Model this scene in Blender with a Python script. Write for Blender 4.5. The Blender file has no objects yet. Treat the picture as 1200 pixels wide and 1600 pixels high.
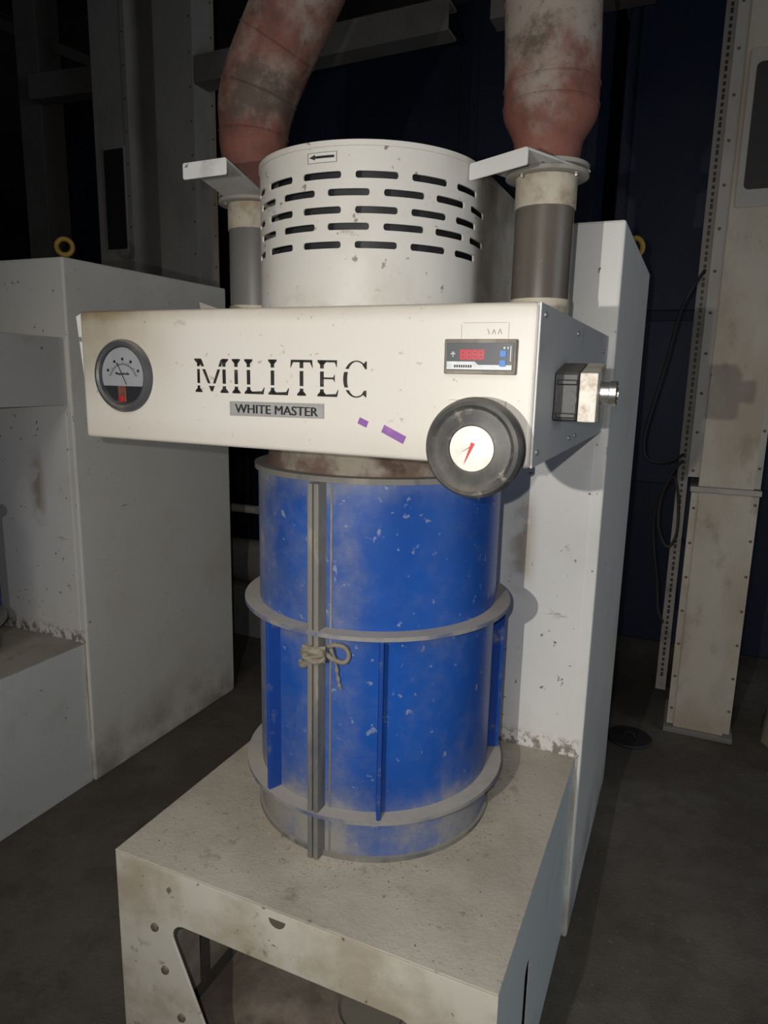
import bpy, bmesh, math, random
from mathutils import Vector, Matrix
random.seed(7)
S = bpy.context.scene
COL = S.collection
PI = math.pi
R = math.radians

# ------------------------------------------------------------------ camera
CAM_Z = 1.4418
cd = bpy.data.cameras.new('camera')
cam = bpy.data.objects.new('camera', cd)
COL.objects.link(cam)
cd.sensor_fit = 'HORIZONTAL'
cd.sensor_width = 36.0
cd.lens = 1080.53 * 36.0 / 1200.0
cd.clip_start = 0.02
rt = Vector((0.91363693, 0.40598116, 0.02113905))
up = Vector((-0.09789209, 0.16923624, 0.98070191))
fw = Vector((-0.394569, 0.89807483, -0.19436283))
M = Matrix((rt, up, -fw)).transposed().to_4x4()
M.translation = Vector((0, 0, CAM_Z))
cam.matrix_world = M
S.camera = cam

# ------------------------------------------------------------------ light
w = bpy.data.worlds.new('world')
S.world = w
w.use_nodes = True
w.node_tree.nodes['Background'].inputs[0].default_value = (0.6, 0.75, 1.0, 1)
w.node_tree.nodes['Background'].inputs[1].default_value = 0.01

def spot(name, loc, target, power, col, size, blend, rad):
    d = bpy.data.lights.new(name, 'SPOT')
    o = bpy.data.objects.new(name, d)
    COL.objects.link(o)
    o.location = loc
    o.rotation_euler = (Vector(target) - Vector(loc)).to_track_quat('-Z', 'Y').to_euler()
    d.energy = power; d.color = col; d.spot_size = R(size); d.spot_blend = blend; d.shadow_soft_size = rad
    return o
# the phone's flash a few centimetres beside the lens, and a hand torch held to the left
spot('phone_flash', (-0.042, -0.02, CAM_Z + 0.022), (-0.45, 1.2, 1.02), 18.5, (1.0, 0.975, 0.93), 160, 0.6, 0.004)
spot('hand_torch', (-0.315, -0.28, CAM_Z - 0.008), (-0.42, 1.4, 1.05), 40.0, (1.0, 0.96, 0.89), 105, 1.0, 0.006)
# an added soft fill high up behind the camera, standing for no known lamp
d = bpy.data.lights.new('rear_fill', 'AREA')
o = bpy.data.objects.new('rear_fill', d)
COL.objects.link(o)
d.shape = 'RECTANGLE'; d.size = 1.6; d.size_y = 1.2; d.energy = 3.6; d.spread = R(62); d.color = (1.0, 0.95, 0.88)
o.location = (-0.3, -2.2, 3.3)
o.rotation_euler = (Vector((-0.5, 1.3, 0.9)) - o.location).to_track_quat('-Z', 'Y').to_euler()
# an added bluish fill from the right for the side faces, source unseen
d = bpy.data.lights.new('right_side_fill', 'AREA')
o = bpy.data.objects.new('right_side_fill', d)
COL.objects.link(o)
d.shape = 'RECTANGLE'; d.size = 2.6; d.size_y = 3.0; d.energy = 46.0; d.color = (0.80, 0.90, 1.0)
o.location = (4.95, 0.3, 1.6)
o.rotation_euler = Vector((-1, 0, 0)).to_track_quat('-Z', 'Z').to_euler()

S.view_settings.view_transform = 'Standard'
S.view_settings.look = 'None'
S.view_settings.exposure = 0.0
S.view_settings.gamma = 1.0
S.view_settings.use_curve_mapping = False

# ------------------------------------------------------------------ materials
class NT:
    def __init__(s, name):
        s.m = bpy.data.materials.new(name); s.m.use_nodes = True
        s.t = s.m.node_tree; s.n = s.t.nodes; s.l = s.t.links
        s.b = s.n['Principled BSDF']
        tc = s.n.new('ShaderNodeTexCoord'); s.co = tc.outputs['Object']
        s.geo = s.n.new('ShaderNodeNewGeometry')
    def inp(s, sock, v):
        if hasattr(v, 'links') or isinstance(v, bpy.types.NodeSocket): s.l.new(v, sock)
        elif isinstance(v, (tuple, list)) and len(v) == 3 and sock.type == 'RGBA': sock.default_value = (*v, 1)
        else: sock.default_value = v
    def math(s, op, a, b=0.5, c=None, clamp=False):
        n = s.n.new('ShaderNodeMath'); n.operation = op; n.use_clamp = clamp
        s.inp(n.inputs[0], a); s.inp(n.inputs[1], b)
        if c is not None: s.inp(n.inputs[2], c)
        return n.outputs[0]
    def noise(s, scale, detail=4, rough=0.55, stretch=(1, 1, 1), off=0.0):
        mp = s.n.new('ShaderNodeMapping'); s.l.new(s.co, mp.inputs[0])
        mp.inputs['Scale'].default_value = stretch; mp.inputs['Location'].default_value = (off, off * 1.7, off * 0.6)
        n = s.n.new('ShaderNodeTexNoise'); s.l.new(mp.outputs[0], n.inputs['Vector'])
        n.inputs['Scale'].default_value = scale; n.inputs['Detail'].default_value = detail
        n.inputs['Roughness'].default_value = rough
        return n.outputs[0]
    def step(s, v, lo, hi, a=0.0, b=1.0):
        n = s.n.new('ShaderNodeMapRange'); n.interpolation_type = 'SMOOTHSTEP'
        s.inp(n.inputs[0], v); n.inputs[1].default_value = lo; n.inputs[2].default_value = hi
        n.inputs[3].default_value = a; n.inputs[4].default_value = b
        return n.outputs[0]
    def sep(s, v):
        n = s.n.new('ShaderNodeSeparateXYZ'); s.l.new(v, n.inputs[0]); return n.outputs
    def mix(s, f, a, b):
        n = s.n.new('ShaderNodeMix'); n.data_type = 'RGBA'
        s.inp(n.inputs[0], f); s.inp(n.inputs[6], a); s.inp(n.inputs[7], b)
        return n.outputs[2]
    def bump(s, h, strength, dist=0.002):
        n = s.n.new('ShaderNodeBump'); n.inputs['Strength'].default_value = strength
        n.inputs['Distance'].default_value = dist; s.l.new(h, n.inputs['Height'])
        s.l.new(n.outputs[0], s.b.inputs['Normal'])
    def done(s, col, rough=0.5, metal=0.0, spec=0.5):
        s.inp(s.b.inputs['Base Color'], col); s.inp(s.b.inputs['Roughness'], rough)
        s.b.inputs['Metallic'].default_value = metal
        s.b.inputs['Specular IOR Level'].default_value = spec
        return s.m

def paint(name, base, layers=(), dust=None, rough=0.5, metal=0.0, bump=(60, 0.15), spec=0.4):
    """layers: (colour, amount, scale, lo, hi, stretch); dust: (colour, amount) gathers on faces that look up"""
    t = NT(name); c = base
    for i, (col, amt, sc, lo, hi, st) in enumerate(layers):
        f = t.step(t.noise(sc, 6, 0.6, st, 3.1 * i + len(name)), lo, hi, 0.0, amt)
        c = t.mix(f, c, col)
    if dust:
        nz = t.sep(t.geo.outputs['Normal'])[2]
        f = t.math('MULTIPLY', t.step(nz, 0.35, 0.9), t.step(t.noise(25, 5), 0.2, 0.75, 0.75, 1.0))
        f = t.math('MULTIPLY', f, dust[1])
        c = t.mix(f, c, dust[0])
    if bump: t.bump(t.noise(bump[0], 6, 0.65), bump[1])
    return t.done(c, rough, metal, spec)

ONE = (1, 1, 1)
DUST = (0.34, 0.31, 0.265)
GRIME = (0.16, 0.13, 0.10)
m_white = paint('cabinet_white_paint', (0.78, 0.77, 0.74), [
    ((0.40, 0.36, 0.31), 0.45, 3.0, 0.50, 0.75, ONE),
    ((0.10, 0.085, 0.07), 0.8, 42, 0.655, 0.70, (1, 1, 0.7)),
    ((0.12, 0.10, 0.08), 0.65, 9, 0.66, 0.74, (1, 1, 3.5))], (DUST, 0.8), 0.42, bump=(40, 0.06))
def cream_box():
    t = NT('control_box_cream_paint')
    x, y, z = t.sep(t.co)
    c = (0.585, 0.56, 0.52)
    n = t.noise(5, 6, 0.6)
    # grease from hands on the left end and along the top and bottom edges
    ex = t.step(x, -0.965, -0.70, 1.0, 0.0)
    ez = t.step(z, 1.36, 1.50, 0.12, 0.95)
    e2 = t.step(z, 1.375, 1.328, 0.0, 0.35)
    f = t.math('MULTIPLY', t.math('ADD', t.math('ADD', t.math('MULTIPLY', ex, ez), t.step(z, 1.512, 1.536, 0.0, 0.45)), t.math('MULTIPLY', e2, 0.5)), t.step(n, 0.3, 0.65, 0.6, 1.1), clamp=True)
    c = t.mix(f, c, (0.21, 0.165, 0.095))
    c = t.mix(t.step(t.noise(2.6, 4, 0.5, ONE, 8), 0.5, 0.75, 0, 0.3), c, (0.58, 0.53, 0.45))
    c = t.mix(t.step(t.noise(75, 5, 0.6, ONE, 2), 0.66, 0.71, 0, 0.6), c, (0.25, 0.20, 0.15))
    c = t.mix(t.step(t.noise(14, 5, 0.7, (1, 1, 2.5), 4), 0.65, 0.72, 0, 0.4), c, (0.33, 0.27, 0.2))
    t.bump(t.noise(35, 5), 0.05)
    return t.done(c, 0.38, 0, 0.4)
m_cream = cream_box()
def hood_white():
    t = NT('hood_white_paint')
    x, y, z = t.sep(t.co)
    c = t.mix(t.step(t.noise(6, 6, 0.6), 0.45, 0.75, 0, 0.6), (0.62, 0.60, 0.56), (0.50, 0.46, 0.395))
    c = t.mix(t.math('MULTIPLY', t.step(z, 1.60, 1.535), t.step(t.noise(16, 6, 0.65, ONE, 4), 0.42, 0.65, 0, 0.5)), c, (0.34, 0.29, 0.22))
    c = t.mix(t.step(t.noise(45, 6, 0.6, ONE, 2), 0.645, 0.69, 0, 0.75), c, (0.10, 0.08, 0.06))
    c = t.mix(t.step(t.noise(12, 6, 0.65, (1, 1, 2), 6), 0.64, 0.74, 0, 0.6), c, (0.2, 0.17, 0.13))
    # darker brown on the side towards the right pipe
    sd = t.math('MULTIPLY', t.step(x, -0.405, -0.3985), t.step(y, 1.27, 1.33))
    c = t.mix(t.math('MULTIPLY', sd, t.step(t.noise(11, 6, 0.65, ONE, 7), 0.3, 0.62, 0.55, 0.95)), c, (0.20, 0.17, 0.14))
    nz = t.sep(t.geo.outputs['Normal'])[2]
    c = t.mix(t.math('MULTIPLY', t.step(nz, 0.5, 0.9), 0.7), c, DUST)
    t.bump(t.noise(40, 6), 0.06)
    return t.done(c, 0.45, 0, 0.4)
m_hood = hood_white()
m_side = paint('side_panel_paint', (0.58, 0.58, 0.58), [
    ((0.25, 0.22, 0.18), 0.5, 5, 0.52, 0.75, ONE), ((0.08, 0.07, 0.06), 0.7, 40, 0.70, 0.76, ONE)], (DUST, 0.9), 0.45)
def drum_blue():
    t = NT('drum_blue_enamel')
    x, y, z = t.sep(t.co)
    c = t.mix(t.step(t.noise(4, 5), 0.35, 0.7), (0.013, 0.088, 0.40), (0.011, 0.068, 0.31))
    n1 = t.noise(5, 6, 0.6, (1, 1, 0.8), 5)
    n2 = t.noise(24, 6, 0.7, ONE, 9)
    # dust that has settled under and above each ring, along the seam and on the side towards the feed
    b1 = t.math('MULTIPLY', t.step(z, 0.90, 0.975), t.step(z, 0.976, 0.975))
    low = t.step(z, 0.68, 0.60, 0.0, 0.27)
    topb = t.step(z, 1.20, 1.262, 0.0, 0.14)
    left = t.step(x, -0.60, -0.80, 0.0, 0.27)
    seam = t.math('MULTIPLY', t.step(t.math('ABSOLUTE', t.math('ADD', x, 0.585)), 0.11, 0.02, 0.0, 0.20), t.step(y, 1.2, 1.1))
    bias = t.math('ADD', t.math('ADD', t.math('ADD', low, topb), t.math('ADD', left, seam)), t.math('MULTIPLY', b1, 0.08))
    v = t.math('ADD', t.math('MULTIPLY', n1, 0.6), t.math('ADD', t.math('MULTIPLY', n2, 0.4), bias))
    f = t.step(v, 0.46, 1.12, 0.0, 1.0)
    c = t.mix(f, c, (0.27, 0.265, 0.24))
    f2 = t.step(t.math('ADD', t.math('MULTIPLY', n1, 0.5), t.math('ADD', t.math('MULTIPLY', n2, 0.5), t.math('MULTIPLY', bias, 0.6))), 0.64, 0.80, 0.0, 0.5)
    c = t.mix(f2, c, (0.33, 0.30, 0.24))
    c = t.mix(t.step(t.noise(48, 4, 0.6, ONE, 1), 0.64, 0.70, 0, 0.6), c, (0.32, 0.36, 0.42))
    c = t.mix(t.step(t.noise(16, 6, 0.75, (1, 1, 1.4), 12), 0.65, 0.69, 0, 0.5), c, (0.3, 0.33, 0.38))
    nz = t.sep(t.geo.outputs['Normal'])[2]
    c = t.mix(t.math('MULTIPLY', t.step(nz, 0.3, 0.9), 0.95), c, (0.40, 0.375, 0.335))
    t.bump(n2, 0.06)
    return t.done(c, t.step(f, 0, 1, 0.36, 0.85), 0, 0.4)
m_blue = drum_blue()
m_rib = paint('rib_blue_enamel', (0.012, 0.06, 0.30), [((0.22, 0.22, 0.21), 0.7, 22, 0.55, 0.72, ONE)], (DUST, 0.9), 0.45)
m_ring = paint('ring_dusty_enamel', (0.10, 0.125, 0.21), [((0.30, 0.285, 0.26), 0.9, 12, 0.34, 0.60, ONE)], ((0.44, 0.405, 0.36), 0.97), 0.8)
m_seamd = paint('seam_bare_dusty_steel', (0.20, 0.19, 0.17), [((0.06, 0.07, 0.10), 0.7, 9, 0.5, 0.65, (1, 1, 0.25)), ((0.33, 0.30, 0.25), 0.7, 20, 0.55, 0.7, (1, 1, 0.4))], (DUST, 0.7), 0.8)
m_rust = paint('rusty_collar', (0.13, 0.085, 0.065), [((0.30, 0.27, 0.22), 0.85, 9, 0.45, 0.62, ONE), ((0.05, 0.03, 0.02), 0.7, 25, 0.55, 0.7, ONE)], (DUST, 0.8), 0.8)
def stand_top():
    t = NT('bran_dusted_top')
    n = t.noise(60, 7, 0.7)
    c = t.mix(t.step(t.noise(4, 6, 0.6), 0.35, 0.65), (0.42, 0.38, 0.315), (0.54, 0.495, 0.42))
    c = t.mix(t.step(n, 0.55, 0.72, 0, 0.55), c, (0.58, 0.53, 0.45))
    c = t.mix(t.step(t.noise(34, 6, 0.7, ONE, 4), 0.62, 0.70, 0, 0.8), c, (0.20, 0.165, 0.125))
    c = t.mix(t.step(t.noise(11, 6, 0.7, ONE, 7), 0.60, 0.72, 0, 0.6), c, (0.22, 0.185, 0.15))
    t.bump(t.math('ADD', n, t.noise(180, 4, 0.7)), 0.55, 0.003)
    return t.done(c, 0.92, 0, 0.15)
m_top = stand_top()
m_stand = paint('stand_aged_white_paint', (0.68, 0.65, 0.57), [
    ((0.44, 0.37, 0.27), 0.8, 6, 0.42, 0.66, ONE), ((0.10, 0.08, 0.06), 0.8, 38, 0.655, 0.70, ONE),
    ((0.17, 0.14, 0.10), 0.65, 14, 0.62, 0.72, ONE)], (DUST, 0.8), 0.5)
def column_white():
    t = NT('column_white_paint')
    x, y, z = t.sep(t.co)
    c = t.mix(t.step(t.noise(3, 6, 0.6), 0.45, 0.75, 0, 0.5), (0.86, 0.85, 0.82), (0.70, 0.67, 0.62))
    st = t.math('MULTIPLY', t.step(t.math('ABSOLUTE', t.math('ADD', x, 0.352)), 0.05, 0.0), t.step(t.math('ABSOLUTE', t.math('SUBTRACT', z, 1.05)), 0.16, 0.05))
    c = t.mix(t.math('MULTIPLY', st, t.step(t.noise(14, 5), 0.4, 0.6, 0.2, 0.8)), c, (0.38, 0.30, 0.2))
    front = t.step(y, 1.660, 1.650, 0.25, 1.0)
    c = t.mix(t.math('MULTIPLY', front, t.step(t.noise(40, 5, 0.6, ONE, 3), 0.665, 0.70, 0, 0.85)), c, (0.09, 0.075, 0.06))
    c = t.mix(t.step(t.noise(9, 6, 0.7, (1, 1, 3.2), 6), 0.66, 0.74, 0, 0.55), c, (0.14, 0.12, 0.10))
    # flaked paint and caked bran where the top of the stand meets the column
    b = t.math('MULTIPLY', t.step(z, 0.575, 0.535), t.step(t.noise(45, 4, 0.6, (1, 1, 0.8), 1), 0.46, 0.56))
    b = t.math('MULTIPLY', b, t.math('MULTIPLY', t.step(z, 0.512, 0.516), t.step(y, 1.645, 1.640)))
    c = t.mix(t.math('MULTIPLY', b, 0.85), c, (0.20, 0.17, 0.135))
    d = t.math('MULTIPLY', t.step(z, 0.30, 0.0, 0, 0.6), t.step(t.noise(8, 5), 0.3, 0.7))
    c = t.mix(d, c, (0.17, 0.14, 0.11))
    nz = t.sep(t.geo.outputs['Normal'])[2]
    c = t.mix(t.math('MULTIPLY', t.step(nz, 0.5, 0.9), 0.85), c, (0.20, 0.18, 0.15))
    t.bump(t.noise(40, 5), 0.05)
    return t.done(c, 0.42, 0, 0.4)
m_column = column_white()
def duct_red():
    t = NT('duct_red_oxide')
    n = t.noise(4.5, 6, 0.62, ONE, 2)
    z = t.sep(t.co)[2]
    c = t.mix(t.step(t.noise(10, 6, 0.7), 0.4, 0.65), (0.20, 0.080, 0.062), (0.135, 0.055, 0.046))
    bare = t.math('ADD', n, t.step(z, 1.88, 2.02, -0.10, 0.05))
    c = t.mix(t.step(bare, 0.43, 0.60, 0, 0.90), c, (0.29, 0.255, 0.22))
    soot = t.math('ADD', t.noise(6, 7, 0.72, ONE, 9), t.math('MULTIPLY', t.step(t.math('ABSOLUTE', t.math('SUBTRACT', z, 1.995)), 0.10, 0.02), 0.045))
    c = t.mix(t.step(soot, 0.52, 0.66, 0, 0.85), c, (0.075, 0.056, 0.043))
    c = t.mix(t.step(t.noise(60, 4, 0.6, ONE, 5), 0.58, 0.70, 0, 0.6), c, (0.10, 0.07, 0.055))
    t.bump(t.noise(50, 6, 0.7), 0.25)
    return t.done(c, 0.75, 0, 0.3)
m_duct = duct_red()
m_tube = paint('dusty_sight_tube', (0.105, 0.09, 0.076), [((0.16, 0.14, 0.12), 0.6, 5, 0.4, 0.7, (1, 1, 0.4)), ((0.3, 0.28, 0.25), 0.5, 55, 0.66, 0.72, ONE), ((0.12, 0.085, 0.06), 0.6, 6, 0.52, 0.7, ONE)], None, 0.3, bump=None, spec=0.5)
m_collar = paint('collar_yellowed_paint', (0.50, 0.455, 0.37), [((0.27, 0.2, 0.12), 0.8, 14, 0.44, 0.64, ONE), ((0.1, 0.08, 0.05), 0.75, 34, 0.62, 0.70, ONE)], (DUST, 0.7), 0.5)
m_gate = paint('gate_white_paint', (0.64, 0.64, 0.63), [((0.07, 0.06, 0.05), 0.9, 22, 0.64, 0.70, (1, 1, 2)), ((0.3, 0.28, 0.25), 0.5, 9, 0.52, 0.7, ONE)], (DUST, 0.6), 0.45)
m_flange = paint('flange_dusty_steel', (0.30, 0.28, 0.25), [((0.12, 0.10, 0.08), 0.7, 18, 0.5, 0.68, ONE)], (DUST, 0.8), 0.6)
m_side_lit = paint('stand_side_grey_white', (0.80, 0.84, 0.85), [((0.55, 0.55, 0.52), 0.5, 5, 0.5, 0.75, ONE), ((0.1, 0.1, 0.1), 0.7, 40, 0.67, 0.72, ONE)], None, 0.4, bump=(40, 0.05))  # brighter and bluer than the stand paint, standing in for missing side light
m_leg = paint('elevator_cream_paint', (0.52, 0.47, 0.40), [((0.36, 0.295, 0.215), 0.75, 4, 0.36, 0.64, (1, 1, 0.5)), ((0.24, 0.195, 0.15), 0.5, 11, 0.55, 0.72, (1, 1, 0.5)), ((0.12, 0.1, 0.08), 0.7, 34, 0.69, 0.75, ONE)], (DUST, 0.7), 0.55)
m_leggrey = paint('elevator_grey_paint', (0.42, 0.395, 0.365), [((0.28, 0.25, 0.22), 0.6, 4, 0.45, 0.7, (1, 1, 0.5))], (DUST, 0.7), 0.6)
m_angle = paint('slotted_angle_grey', (0.30, 0.28, 0.265), [((0.15, 0.13, 0.12), 0.6, 8, 0.5, 0.7, ONE)], None, 0.6)
m_navy = paint('navy_blue_enamel', (0.014, 0.021, 0.042), [((0.025, 0.030, 0.042), 0.6, 3, 0.45, 0.7, ONE)], ((0.05, 0.05, 0.05), 0.6), 0.6)
m_navy2 = paint('blue_enamel_door', (0.014, 0.024, 0.053), [((0.025, 0.03, 0.042), 0.5, 4, 0.45, 0.7, ONE)], ((0.1, 0.1, 0.1), 0.6), 0.5)
m_beam = paint('beam_dull_white', (0.24, 0.22, 0.205), [((0.18, 0.16, 0.14), 0.7, 5, 0.45, 0.7, ONE)], (DUST, 0.5), 0.8)
m_black = paint('black_plastic', (0.022, 0.022, 0.024), [((0.12, 0.115, 0.10), 0.5, 14, 0.52, 0.75, ONE)], ((0.2, 0.18, 0.15), 0.5), 0.45)
m_wheel = paint('handwheel_black_dusty', (0.042, 0.042, 0.043), [((0.15, 0.14, 0.12), 0.7, 9, 0.40, 0.66, (1, 1, 0.8)), ((0.3, 0.27, 0.22), 0.65, 26, 0.60, 0.70, ONE)], ((0.25, 0.23, 0.2), 0.5), 0.5)
m_dial = paint('dial_white', (0.78, 0.75, 0.69), [((0.5, 0.44, 0.34), 0.5, 35, 0.52, 0.7, ONE), ((0.2, 0.18, 0.15), 0.7, 110, 0.68, 0.74, ONE)], None, 0.35, bump=None)
m_scale = paint('gauge_scale_plate', (0.42, 0.42, 0.43), [((0.3, 0.29, 0.28), 0.4, 30, 0.5, 0.7, ONE)], None, 0.4, bump=None)
m_bezel = paint('gauge_bezel_grey', (0.062, 0.062, 0.070), [((0.2, 0.17, 0.13), 0.6, 20, 0.5, 0.7, ONE)], (DUST, 0.5), 0.4)
m_dark = paint('dark_recess', (0.03, 0.031, 0.034), (), None, 0.5, bump=None)
m_ink = paint('black_ink', (0.014, 0.013, 0.012), [((0.12, 0.11, 0.10), 0.5, 60, 0.55, 0.7, ONE)], None, 0.6, bump=None)
m_pencil = paint('pencil_line', (0.27, 0.24, 0.20), (), None, 0.8, bump=None)
m_red = paint('red_pointer', (0.55, 0.035, 0.03), (), None, 0.45, bump=None)
m_redbr = paint('dull_red_strip', (0.24, 0.085, 0.06), [((0.12, 0.05, 0.04), 0.6, 60, 0.5, 0.6, ONE)], None, 0.6, bump=None)
m_plate = paint('name_plate_aluminium', (0.36, 0.36, 0.37), [((0.2, 0.2, 0.2), 0.5, 40, 0.5, 0.7, ONE)], None, 0.45, 0.3, bump=None)
m_meterf = paint('meter_frame_dusty', (0.13, 0.12, 0.10), [((0.26, 0.23, 0.18), 0.7, 18, 0.42, 0.62, ONE)], (DUST, 0.7), 0.6)
m_meter = paint('meter_face_grey', (0.058, 0.064, 0.074), (), None, 0.4, bump=None)
m_strip = paint('meter_white_strip', (0.60, 0.62, 0.64), [((0.4, 0.4, 0.4), 0.5, 50, 0.5, 0.7, ONE)], None, 0.5, bump=None)
m_key = paint('blue_key', (0.07, 0.20, 0.52), (), None, 0.5, bump=None)
m_purple = paint('purple_tape', (0.21, 0.085, 0.30), [((0.35, 0.2, 0.42), 0.5, 40, 0.5, 0.7, ONE)], None, 0.6, bump=None)
m_chrome = paint('chrome', (0.55, 0.54, 0.52), [((0.2, 0.18, 0.15), 0.6, 40, 0.5, 0.7, ONE)], None, 0.28, 0.9, bump=None)
m_switchw = paint('switch_ivory', (0.72, 0.68, 0.61), [((0.36, 0.25, 0.13), 0.85, 22, 0.48, 0.62, ONE)], (DUST, 0.7), 0.45, bump=None)
m_screw = paint('screw_zinc', (0.42, 0.41, 0.39), (), None, 0.4, 0.7, bump=None)
m_bolt = paint('bolt_grimy', (0.13, 0.11, 0.085), (), (DUST, 0.5), 0.7, bump=None)
m_yellow = paint('yellow_enamel', (0.42, 0.27, 0.045), [((0.2, 0.14, 0.05), 0.6, 25, 0.5, 0.7, ONE)], (DUST, 0.5), 0.5)
m_twine = paint('dusty_twine', (0.25, 0.22, 0.175), [((0.16, 0.135, 0.10), 0.6, 60, 0.5, 0.7, ONE)], None, 0.95, bump=(300, 0.6))
m_cable = paint('black_rubber', (0.035, 0.032, 0.032), (), ((0.12, 0.1, 0.09), 0.5), 0.6, bump=None)
m_cableb = paint('brown_dusty_rubber', (0.045, 0.038, 0.036), (), ((0.12, 0.1, 0.09), 0.5), 0.6, bump=None)
m_bran = paint('bran_crumb', (0.25, 0.20, 0.145), [((0.42, 0.36, 0.27), 0.8, 30, 0.45, 0.6, ONE), ((0.09, 0.07, 0.05), 0.8, 45, 0.55, 0.65, ONE)], None, 0.95, bump=None)
m_sack = paint('sack_jute', (0.30, 0.27, 0.21), [((0.15, 0.13, 0.1), 0.6, 12, 0.5, 0.7, ONE)], None, 0.95)
m_motor = paint('motor_grey_paint', (0.20, 0.19, 0.19), [((0.1, 0.08, 0.07), 0.6, 8, 0.5, 0.7, ONE)], (DUST, 0.7), 0.7)
m_wall = paint('grimy_plaster', (0.11, 0.108, 0.11), [((0.05, 0.05, 0.055), 0.7, 1.2, 0.4, 0.7, ONE)], None, 0.95)
def floor_mat():
    t = NT('oily_concrete')
    c = t.mix(t.step(t.noise(1.6, 6, 0.6), 0.38, 0.66), (0.10, 0.088, 0.076), (0.16, 0.147, 0.127))
    c = t.mix(t.step(t.noise(9, 7, 0.7), 0.45, 0.7, 0, 0.6), c, (0.075, 0.064, 0.054))
    c = t.mix(t.step(t.noise(70, 5, 0.7, ONE, 2), 0.60, 0.72, 0, 0.7), c, (0.30, 0.27, 0.22))
    t.bump(t.math('ADD', t.noise(28, 6, 0.7), t.noise(120, 4, 0.7)), 0.6, 0.004)
    return t.done(c, 0.85, 0, 0.25)
m_floor = floor_mat()
m_heap = paint('bran_heap', (0.24, 0.20, 0.165), [((0.34, 0.29, 0.23), 0.7, 18, 0.4, 0.65, ONE), ((0.10, 0.085, 0.07), 0.7, 9, 0.5, 0.7, ONE)], None, 0.95, bump=(70, 0.8))
def led_mat():
    t = NT('red_display_glow')
    t.b.inputs['Emission Color'].default_value = (1.0, 0.03, 0.05, 1)
    t.b.inputs['Emission Strength'].default_value = 0.42
    return t.done((0.25, 0.02, 0.03), 0.4)
m_led = led_mat()
m_lcd = paint('display_window_red', (0.26, 0.035, 0.05), (), None, 0.35, bump=None)
def glass_mat():
    t = NT('gauge_glass')
    tr = t.n.new('ShaderNodeBsdfTransparent'); tr.inputs[0].default_value = (0.93, 0.94, 0.95, 1)
    gl = t.n.new('ShaderNodeBsdfGlossy'); gl.inputs['Roughness'].default_value = 0.06
    lw = t.n.new('ShaderNodeLayerWeight'); lw.inputs[0].default_value = 0.5
    fr = t.n.new('ShaderNodeMath'); fr.operation = 'POWER'; t.l.new(lw.outputs['Facing'], fr.inputs[0]); fr.inputs[1].default_value = 4.0
    fr2 = t.n.new('ShaderNodeMath'); fr2.operation = 'MULTIPLY_ADD'; t.l.new(fr.outputs[0], fr2.inputs[0]); fr2.inputs[1].default_value = 0.8; fr2.inputs[2].default_value = 0.04
    fr = fr2
    mx = t.n.new('ShaderNodeMixShader')
    t.l.new(fr.outputs[0], mx.inputs[0]); t.l.new(tr.outputs[0], mx.inputs[1]); t.l.new(gl.outputs[0], mx.inputs[2])
    t.l.new(mx.outputs[0], t.n['Material Output'].inputs[0])
    return t.m
m_glass = glass_mat()

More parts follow.
